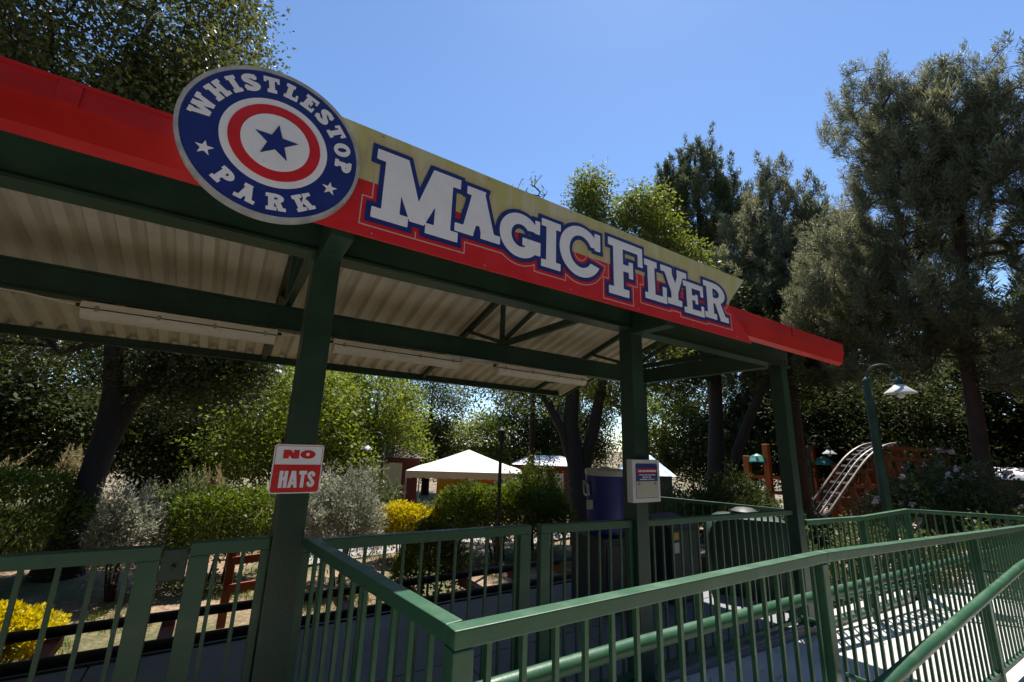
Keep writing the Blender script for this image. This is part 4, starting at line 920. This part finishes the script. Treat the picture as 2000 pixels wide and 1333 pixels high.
# grass patches in the beds
rng = np.random.default_rng(77); n = 26000
gx = rng.uniform(-2.5, 4.5, n); gy = rng.uniform(5.7, 9.6, n); keep = np.sin(gx*1.9+1)*np.sin(gy*1.6)+.5*np.sin(gx*4+gy*3) > .25; gx, gy = gx[keep], gy[keep]
P = np.stack([gx, gy, np.array([ground(a, b) for a, b in zip(gx, gy)])], 1)
tag(link('grass', leaf_mesh('grass', P, rng.normal(size=P.shape)*.45+np.array([0, 0, 1]), .06+.05*rng.random(len(P)), .008, rng.random(len(P)), LF_H, rng)), 'short patchy grass growing in the planting beds', 'grass', kind='stuff')

# unseen trees added behind the viewer, blocking sky light to darken shaded front faces
for x, y, s_ in ((-15, -3, 1.5), (-13, -9, 1.6), (-8, -10.5, 1.7), (-3, -11, 1.6), (2, -10.5, 1.7), (7, -10.5, 1.7), (12, -10, 1.6), (17, -9.5, 1.7), (22, -9, 1.6), (-5.5, -15, 2.1), (4.5, -15, 2.1), (14.5, -15, 2.1), (-17, 4, 1.6), (-16, 11, 1.4), (26, -8, 1.6)):
    src = protos[0]; t = src.copy(); COL.objects.link(t)
    for ch in src.children: c = ch.copy(); COL.objects.link(c); c.parent = t
    t.location = (x, y, ground(x, y)-.15); t.rotation_euler = (0, 0, rd.uniform(0, 6.28)); t.scale = (s_*.86, s_*.86, s_*.86)
    t['label'] = 'dense unseen tree added behind the viewer to block sky light'; t['group'] = 'added sky blocking trees behind the viewer'

rng = np.random.default_rng(78); n = 260; lx = rng.uniform(2.4, 7.6, n); ly = 2.24-rng.random(n)**2.2*1.1
P = np.stack([lx, ly, np.array([ramp_z(a) for a in lx])+.006], 1)
tag(link('leaf_litter', leaf_mesh('leaf_litter', P, np.stack([rng.normal(size=n), rng.normal(size=n), rng.random(n)*.25], 1), .02+.025*rng.random(n), .014, rng.random(n), GRASS, rng, .15)), 'dry fallen leaves lying on the pale walkway', 'leaves', kind='stuff')

# ------------------------------------------------------------------ far objects
def lamp(name, label, base, h, arm_dir, scale=1.0, m=GREEN, rad=.055, sr=None):
    b = Vector(base); t = thing(name, label, 'lamp post', base); d = Vector((*arm_dir, 0)).normalized()
    MB().tube([b, b+Vector((0, 0, h*.5)), b+Vector((0, 0, h))], [rad*1.35, rad*1.15, rad], 12).build('pole', m, t, smooth=True)
    MB().lathe((b.x, b.y, b.z+h), [(rad*1.05, 0), (rad*1.15, .02), (rad*1.0, .06), (rad*.4, .10)], 12).build('pole_cap', m, t, smooth=True)
    R_ = .38*scale; c = b+Vector((0, 0, h+.2*scale))+d*R_
    MB().tube([b+Vector((0, 0, h+.05))]+[c+(-d*math.cos(pi*i/12)+Vector((0, 0, 1))*math.sin(pi*i/12))*R_ for i in range(13)]+[c+d*R_-Vector((0, 0, .06*scale))], max(.017*scale, .017), 8).build('arm', m, t, smooth=True)
    e = c+d*R_-Vector((0, 0, .06*scale))
    k2 = sr or scale
    MB().lathe(e-Vector((0, 0, .20*k2)), [(.085*k2, 0), (.08*k2, .12*k2), (.05*k2, .17*k2), (.022*k2, .21*k2)], 16).build('socket', m, t, smooth=True)
    MB().lathe(e-Vector((0, 0, .34*k2)), [(.275*k2, 0), (.27*k2, .014*k2), (.11*k2, .15*k2), (.086*k2, .18*k2)], 24).build('shade', WHITEPL, t, smooth=True)
    MB().lathe(e-Vector((0, 0, .44*k2)), [(.03*k2, 0), (.07*k2, .03*k2), (.075*k2, .07*k2), (.06*k2, .10*k2)], 14).build('bulb', WHITEPL, t, smooth=True)
lamp('gooseneck_lamp', 'dark green gooseneck lamp post with white shade in front of the coaster hill', (8.57, 2.75, -.4), 3.53, (.107, -.354), .5, rad=.058, sr=.74)
lamp('gooseneck_lamp', 'distant cream gooseneck lamp above the silvery bush', (5.0, 16.2, -1.2), 3.05, (-.9, .35), .8, rad=.05)
lamp('gooseneck_lamp', 'distant gooseneck lamp beside the orange play frame', (22.04, 9.6, -1.3), 3.6, (.4, -.9), 1.0, rad=.06)
lp_ = thing('lamp_post', 'slim dark pole with lantern head rising from the big green hedge', 'lamp post', (4.72, 7.66, 0))
MB().tube([(4.72, 7.66, -.2), (4.72, 7.66, 2.02)], [.038, .032], 10).build('pole', DARK, lp_, smooth=True)
MB().lathe((4.72, 7.66, 2.02), [(.04, 0), (.065, .03), (.065, .24), (.075, .25), (.03, .30), (.01, .33)], 12).build('lantern', DARK, lp_, smooth=True)

# tent
tc_ = Vector((7.85, 15.0, 0)); ux = Vector((.885, -.466, 0)); uy = Vector((.466, .885, 0)); hw = 2.0; gz = ground(7.85, 15)
tn = thing('canopy_tent', 'white peaked canopy tent with scalloped valance beyond the hedges', 'tent', (tc_.x, tc_.y, gz))
ez = 1.10; cs = [tc_+ux*a*hw+uy*b*hw for a, b in ((-1, -1), (1, -1), (1, 1), (-1, 1))]
mb = MB(); apex = (tc_.x, tc_.y, 1.80); n = 9
for i in range(4):
    a, b = cs[i], cs[(i+1) % 4]; base = len(mb.v)
    for r_ in range(7):
        f_ = r_/6
        for c_ in range(n):
            p = a.lerp(b, c_/(n-1)).lerp(tc_, f_); zz = ez+(1.80-ez)*(f_**1.12)-.03*math.sin(pi*f_)*(abs(c_/(n-1)-.5)*-2+1); mb.v.append((p.x, p.y, zz))
    for r_ in range(6):
        for c_ in range(n-1): q = base+r_*n+c_; mb.f.append((q, q+1, q+n+1, q+n))
mb.build('canopy', TENTM, tn, smooth=True)
mb = MB()
for i in range(4):
    a, b = cs[i], cs[(i+1) % 4]; base = len(mb.v); m_ = 56
    for j in range(m_+1):
        p = a.lerp(b, j/m_); mb.v += [(p.x, p.y, ez+.002), (p.x, p.y, ez-.20-.035*abs(math.sin(j/m_*14*pi)))]
    for j in range(m_): q = base+2*j; mb.f.append((q, q+1, q+3, q+2))
mb.build('valance', mat('valance_backlight_tint', (.66, .46, .28), .8, .05, 2), tn)  # peach base colour stands in for daylight glowing through the cloth
for c_ in cs: MB().tube([(c_.x*.985+tc_.x*.015, c_.y*.985+tc_.y*.015, gz-.1), (c_.x*.985+tc_.x*.015, c_.y*.985+tc_.y*.015, ez-.01)], .03, 8).build('pole', STEEL, tn)
YPAN = mat('yellow_panel_paint', (.62, .36, .03), .6, .1, 4); ORP = mat('orange_panel_paint', (.55, .13, .02), .6, .15, 3)
yp = thing('painted_panel', 'yellow painted panel with dark shrub silhouettes under the tent', 'panel', (7.8, 16.2, gz))
def vpanel(name, p, q, z0, z1, m, par, th=.04): a = Vector((*p, (z0+z1)/2)); b = Vector((*q, (z0+z1)/2)); return MB().beam(a, b, th, z1-z0).build(name, m, par)
vpanel('board', (7.28, 16.45), (8.4, 15.9), -.9, .82, YPAN, yp)
SIL = mat('dark_silhouette_paint', (.05, .045, .03), .7, .2)
for px_, hh in ((7.75, .5), (7.95, .72), (8.15, .42)):
    yy = 16.45-(px_-7.28)*.491-.03; MB().prismY([(px_-.1, -.3), (px_+.1, -.3), (px_+.04, hh*.3), (px_, hh*.62), (px_-.05, hh*.25)], yy-.03, yy-.022).build('silhouette', SIL, yp)
pil = thing('cream_pillar', 'cream square pillar in front of the painted panel', 'pillar', (8.3, 15.6, gz)); CRM = mat('cream_paint', (.58, .54, .36), .7, .05)
MB().box((8.08, 15.3, gz), (8.26, 15.48, .86)).build('shaft', CRM, pil, bevel=.01); MB().box((8.3, 15.3, gz), (8.48, 15.48, .86)).build('shaft', CRM, pil, bevel=.01); MB().box((8.05, 15.28, .861), (8.5, 15.5, .9)).build('cap', CRM, pil, bevel=.01)
op = thing('painted_panel', 'orange and red painted panel right of the cream pillar', 'panel', (9.2, 15.7, gz)); vpanel('board', (8.75, 15.9), (9.35, 15.58), -.9, .68, ORP, op); vpanel('board', (9.36, 15.57), (9.7, 15.4), -.9, .68, mat('pale_blue_paint', (.35, .42, .5), .6, .1), op)
# buildings
def building(name, label, p, q, depth, z0, z1, rise, wall, roof, win=None, over=.3, cat='building'):
    p = Vector((*p, 0)); q = Vector((*q, 0)); d = (q-p).normalized(); nrm = Vector((-d.y, d.x, 0)); L = (q-p).length
    c = (p+q)/2; t = thing(name, label, cat, (c.x, c.y, z0)); t_ = []
    P4 = [p, q, q+nrm*depth, p+nrm*depth]; MB().prismZ([(v.x, v.y) for v in P4], z0, z1).build('wall', wall, t)
    a, b, c2, d2 = P4[0]-d*over-nrm*over, P4[1]+d*over-nrm*over, P4[2]+d*over+nrm*over, P4[3]-d*over+nrm*over
    r0, r1 = (a+d2)/2+d*(over+.9), (b+c2)/2-d*(over+.9); zz = z1+.01; V = [(*v.xy, zz) for v in (a, b, c2, d2)]+[(*r0.xy, zz+rise), (*r1.xy, zz+rise)]
    MB().add(V, [(0, 1, 5, 4), (1, 2, 5), (2, 3, 4, 5), (3, 0, 4), (3, 2, 1, 0)]).build('roof', roof, t)
    for (f0, f1, w0, w1, wm) in (win or []):
        aa = p+d*L*f0-nrm*.03; bb_ = p+d*L*f1-nrm*.03; MB().beam(Vector((aa.x, aa.y, (w0+w1)/2)), Vector((bb_.x, bb_.y, (w0+w1)/2)), .05, w1-w0).build('window', wm, t)
    return t
BROOF = mat('sky_blue_roof', (.055, .19, .40), .55, .06, 3); WROOF = mat('white_metal_roof', (.72, .72, .72), .5, .05, 3); DRED = mat('dark_red_wall', (.11, .016, .018), .7, .15, 4); GLASS = mat('dark_window', (.03, .035, .04), .15, .1)
building('kiosk', 'small kiosk with light blue hipped roof behind the cooler', (18.6, 17.6), (20.4, 15.75), 2.6, -1.7, .70, 1.05, GREYC, BROOF, [(.2, .8, -.6, .3, GLASS)])
building('red_building', 'red walled building with white roof right of the tent', (14.2, 21.2), (17.2, 19.2), 3.5, -1.7, 1.0, .5, DRED, WROOF, [(.1, .22, -.6, .6, WHITEPL), (.34, .46, -.6, .6, WHITEPL), (.6, .72, -.6, .6, WHITEPL)])
building('red_pavilion', 'dark red low pavilion with cream window left of the tent', (4.3, 19.2), (7.2, 18.3), 3.0, -1.6, 1.35, .5, DRED, mat('brown_roof', (.12, .09, .07), .8, .2), [(.32, .78, -.2, 1.15, CRM)])
# coaster hill
RUST = mat('worn_track_steel', (.27, .23, .20), .5, .3, 9, metal=.3); ORW = mat('orange_brown_timber', (.24, .085, .035), .75, .2, 5)
ct = thing('coaster_hill', 'wooden coaster hill with pale curved rails and orange brown supports', 'roller coaster', (20.5, 7, -1.4))
path = [Vector(p) for p in ((16.6, 8.55, -1.15), (17.4, 8.25, -.75), (18.35, 7.95, .05), (19.3, 7.5, 1.15), (20.1, 7.15, 1.98), (20.85, 6.86, 2.42), (21.7, 6.75, 2.55), (22.7, 7.2, 2.45))]
def catmull(P, n=6):
    out = []
    for i in range(len(P)-1):
        p0, p1, p2, p3 = P[max(i-1, 0)], P[i], P[i+1], P[min(i+2, len(P)-1)]
        for j in range(n):
            t = j/n; out.append(.5*((2*p1)+(p2-p0)*t+(2*p0-5*p1+4*p2-p3)*t*t+(3*p1-p0-3*p2+p3)*t**3))
    return out+[P[-1]]
pts = catmull(path); lat = Vector((.41, .91, 0)).normalized()
for off in (-.46, .46): MB().tube([p+lat*off for p in pts], .045, 8).build('rail', RUST, ct, smooth=True)
for off in (-.11, .11): MB().tube([p+lat*off-Vector((0, 0, .05)) for p in pts], .035, 6).build('chain_guide', DARK if off > 0 else STEEL, ct, smooth=True)
tiem = MB().box((-.05, -.54, -.04), (.05, .54, .04)).mesh('crosstie', BARK)
for i in range(2, len(pts)-1, 2):
    p = pts[i]; d = (pts[i+1]-pts[i-1]); o = link('crosstie', tiem, ct, world=False); o.location = p-Vector((0, 0, .1))-wloc(ct); o.rotation_euler = (0, -math.atan2(d.z, math.hypot(d.x, d.y)), math.atan2(d.y, d.x))
for i in (18, 22, 26, 30, 34, 38):
    if i < len(pts):
        p = pts[i]
        for off in (-.5, .5): q = p+lat*off; MB().beam((q.x, q.y, -1.6), (q.x, q.y, p.z-.15), .14, .14).build('support_post', ORW, ct)
        for zz in (-.5, .5, 1.5):
            if zz < p.z-.3: a = p+lat*-.62; b = p+lat*.62; MB().beam((a.x, a.y, zz), (b.x, b.y, zz), .05, .14).build('cross_beam', ORW, ct)
for i in (18, 22, 26, 30, 34):
    if i+4 < len(pts):
        for off in (-.58, .58):
            a = pts[i]+lat*off; b = pts[i+4]+lat*off; MB().beam((a.x, a.y, -1.0), (b.x, b.y, b.z-.35), .05, .12).build('brace', ORW, ct)
            MB().beam((a.x, a.y, a.z-.35), (b.x, b.y, -.6), .045, .11).build('brace', ORW, ct)
            for zz in (1.0, 2.0):
                if zz < a.z: MB().beam((a.x, a.y, zz), (b.x, b.y, zz), .05, .13).build('ledger', ORW, ct)
fr0, fr1 = Vector((20.75, 6.35, 0)), Vector((23.5, 5.35, 0))
for zz in (2.36, 1.98, 1.2, .3, -.5): MB().beam(fr0+Vector((0, 0, zz)), fr1+Vector((0, 0, zz)), .05, .13).build('side_board', ORW, ct)
for i in range(5):
    p = fr0.lerp(fr1, i/4)+Vector((.06, .1, 0)); MB().beam((p.x, p.y, -1.6), (p.x, p.y, 2.4), .15, .15).build('support_post', ORW, ct)
    if i < 4:
        q = fr0.lerp(fr1, (i+1)/4)+Vector((.06, .1, 0)); MB().beam((p.x-.05, p.y-.12, -.5), (q.x-.05, q.y-.12, 1.2), .04, .11).build('brace', ORW, ct); MB().beam((p.x-.07, p.y-.16, 1.2), (q.x-.07, q.y-.16, -.5), .04, .11).build('brace', ORW, ct)
# orange play frame
pf = thing('play_frame', 'orange posted play frame with teal caps behind the coaster track', 'play frame', (23, 11.8, -1.6)); TEAL = mat('teal_plastic', (.05, .26, .22), .4, .1)
for x_, y_, hh in ((22.6, 12.75, 1.9), (23.0, 11.95, 2.5), (23.6, 11.2, 1.9), (23.9, 10.3, 2.5), (24.3, 9.5, 1.7)):
    MB().box((x_-.14, y_-.14, -1.8), (x_+.14, y_+.14, hh)).build('post', ORP, pf, bevel=.03)
for x_, y_ in ((22.85, 12.35), (23.78, 10.75), (24.1, 9.9)): MB().lathe((x_, y_, 1.6), [(.5, 0), (.48, .05), (.25, .32), (.02, .42)], 10).build('cap', TEAL, pf)
MB().beam((22.6, 12.75, .9), (24.3, 9.5, .9), .1, .16).build('deck_rail', ORP, pf); MB().beam((22.6, 12.75, .2), (24.3, 9.5, .2), .8, .12).build('deck', WOODR, pf)
# red carriage
vh = thing('red_carriage', 'parked red carriage with silver roof behind the pines at the right edge', 'vehicle', (24, 3.2, -1.4)); vx = Vector((.25, -.97, 0)).normalized(); vr = math.atan2(vx.y, vx.x); CARR = mat('carriage_red_paint', (.30, .012, .03), .35, .1)
def vpart(name, mb_, m, bevel=0, smooth=False): o = mb_.build(name, m, None, smooth, bevel); o.parent = vh; return o
vh.rotation_euler = (0, 0, vr); vh.location = (23.7, 4.6, -1.35)
vpart('body', MB().box((-.15, -.85, .45), (3.9, .85, 1.95)), CARR, .08)
vpart('window_band', MB().box((.0, -.80, 1.951), (3.75, .80, 2.75)), GLASS, .03)
for xx in (.02, 1.22, 2.45, 3.65): vpart('pillar', MB().box((xx-.05, -.83, 1.952), (xx+.05, .83, 2.752)), STEEL)
vpart('roof', MB().prismX([(-.95, 2.755), (.95, 2.755), (.8, 3.0), (.4, 3.16), (-.4, 3.16), (-.8, 3.0)], -.2, 3.95), STEEL, 0, True)
for xx in (.7, 3.05):
    for yy in (-.86, .74): vpart('wheel', MB().lathe((xx, yy+.12, .42), [(.38, 0), (.42, .03), (.42, .12), (.38, .15)], 20, 'y'), DARK, 0, True)
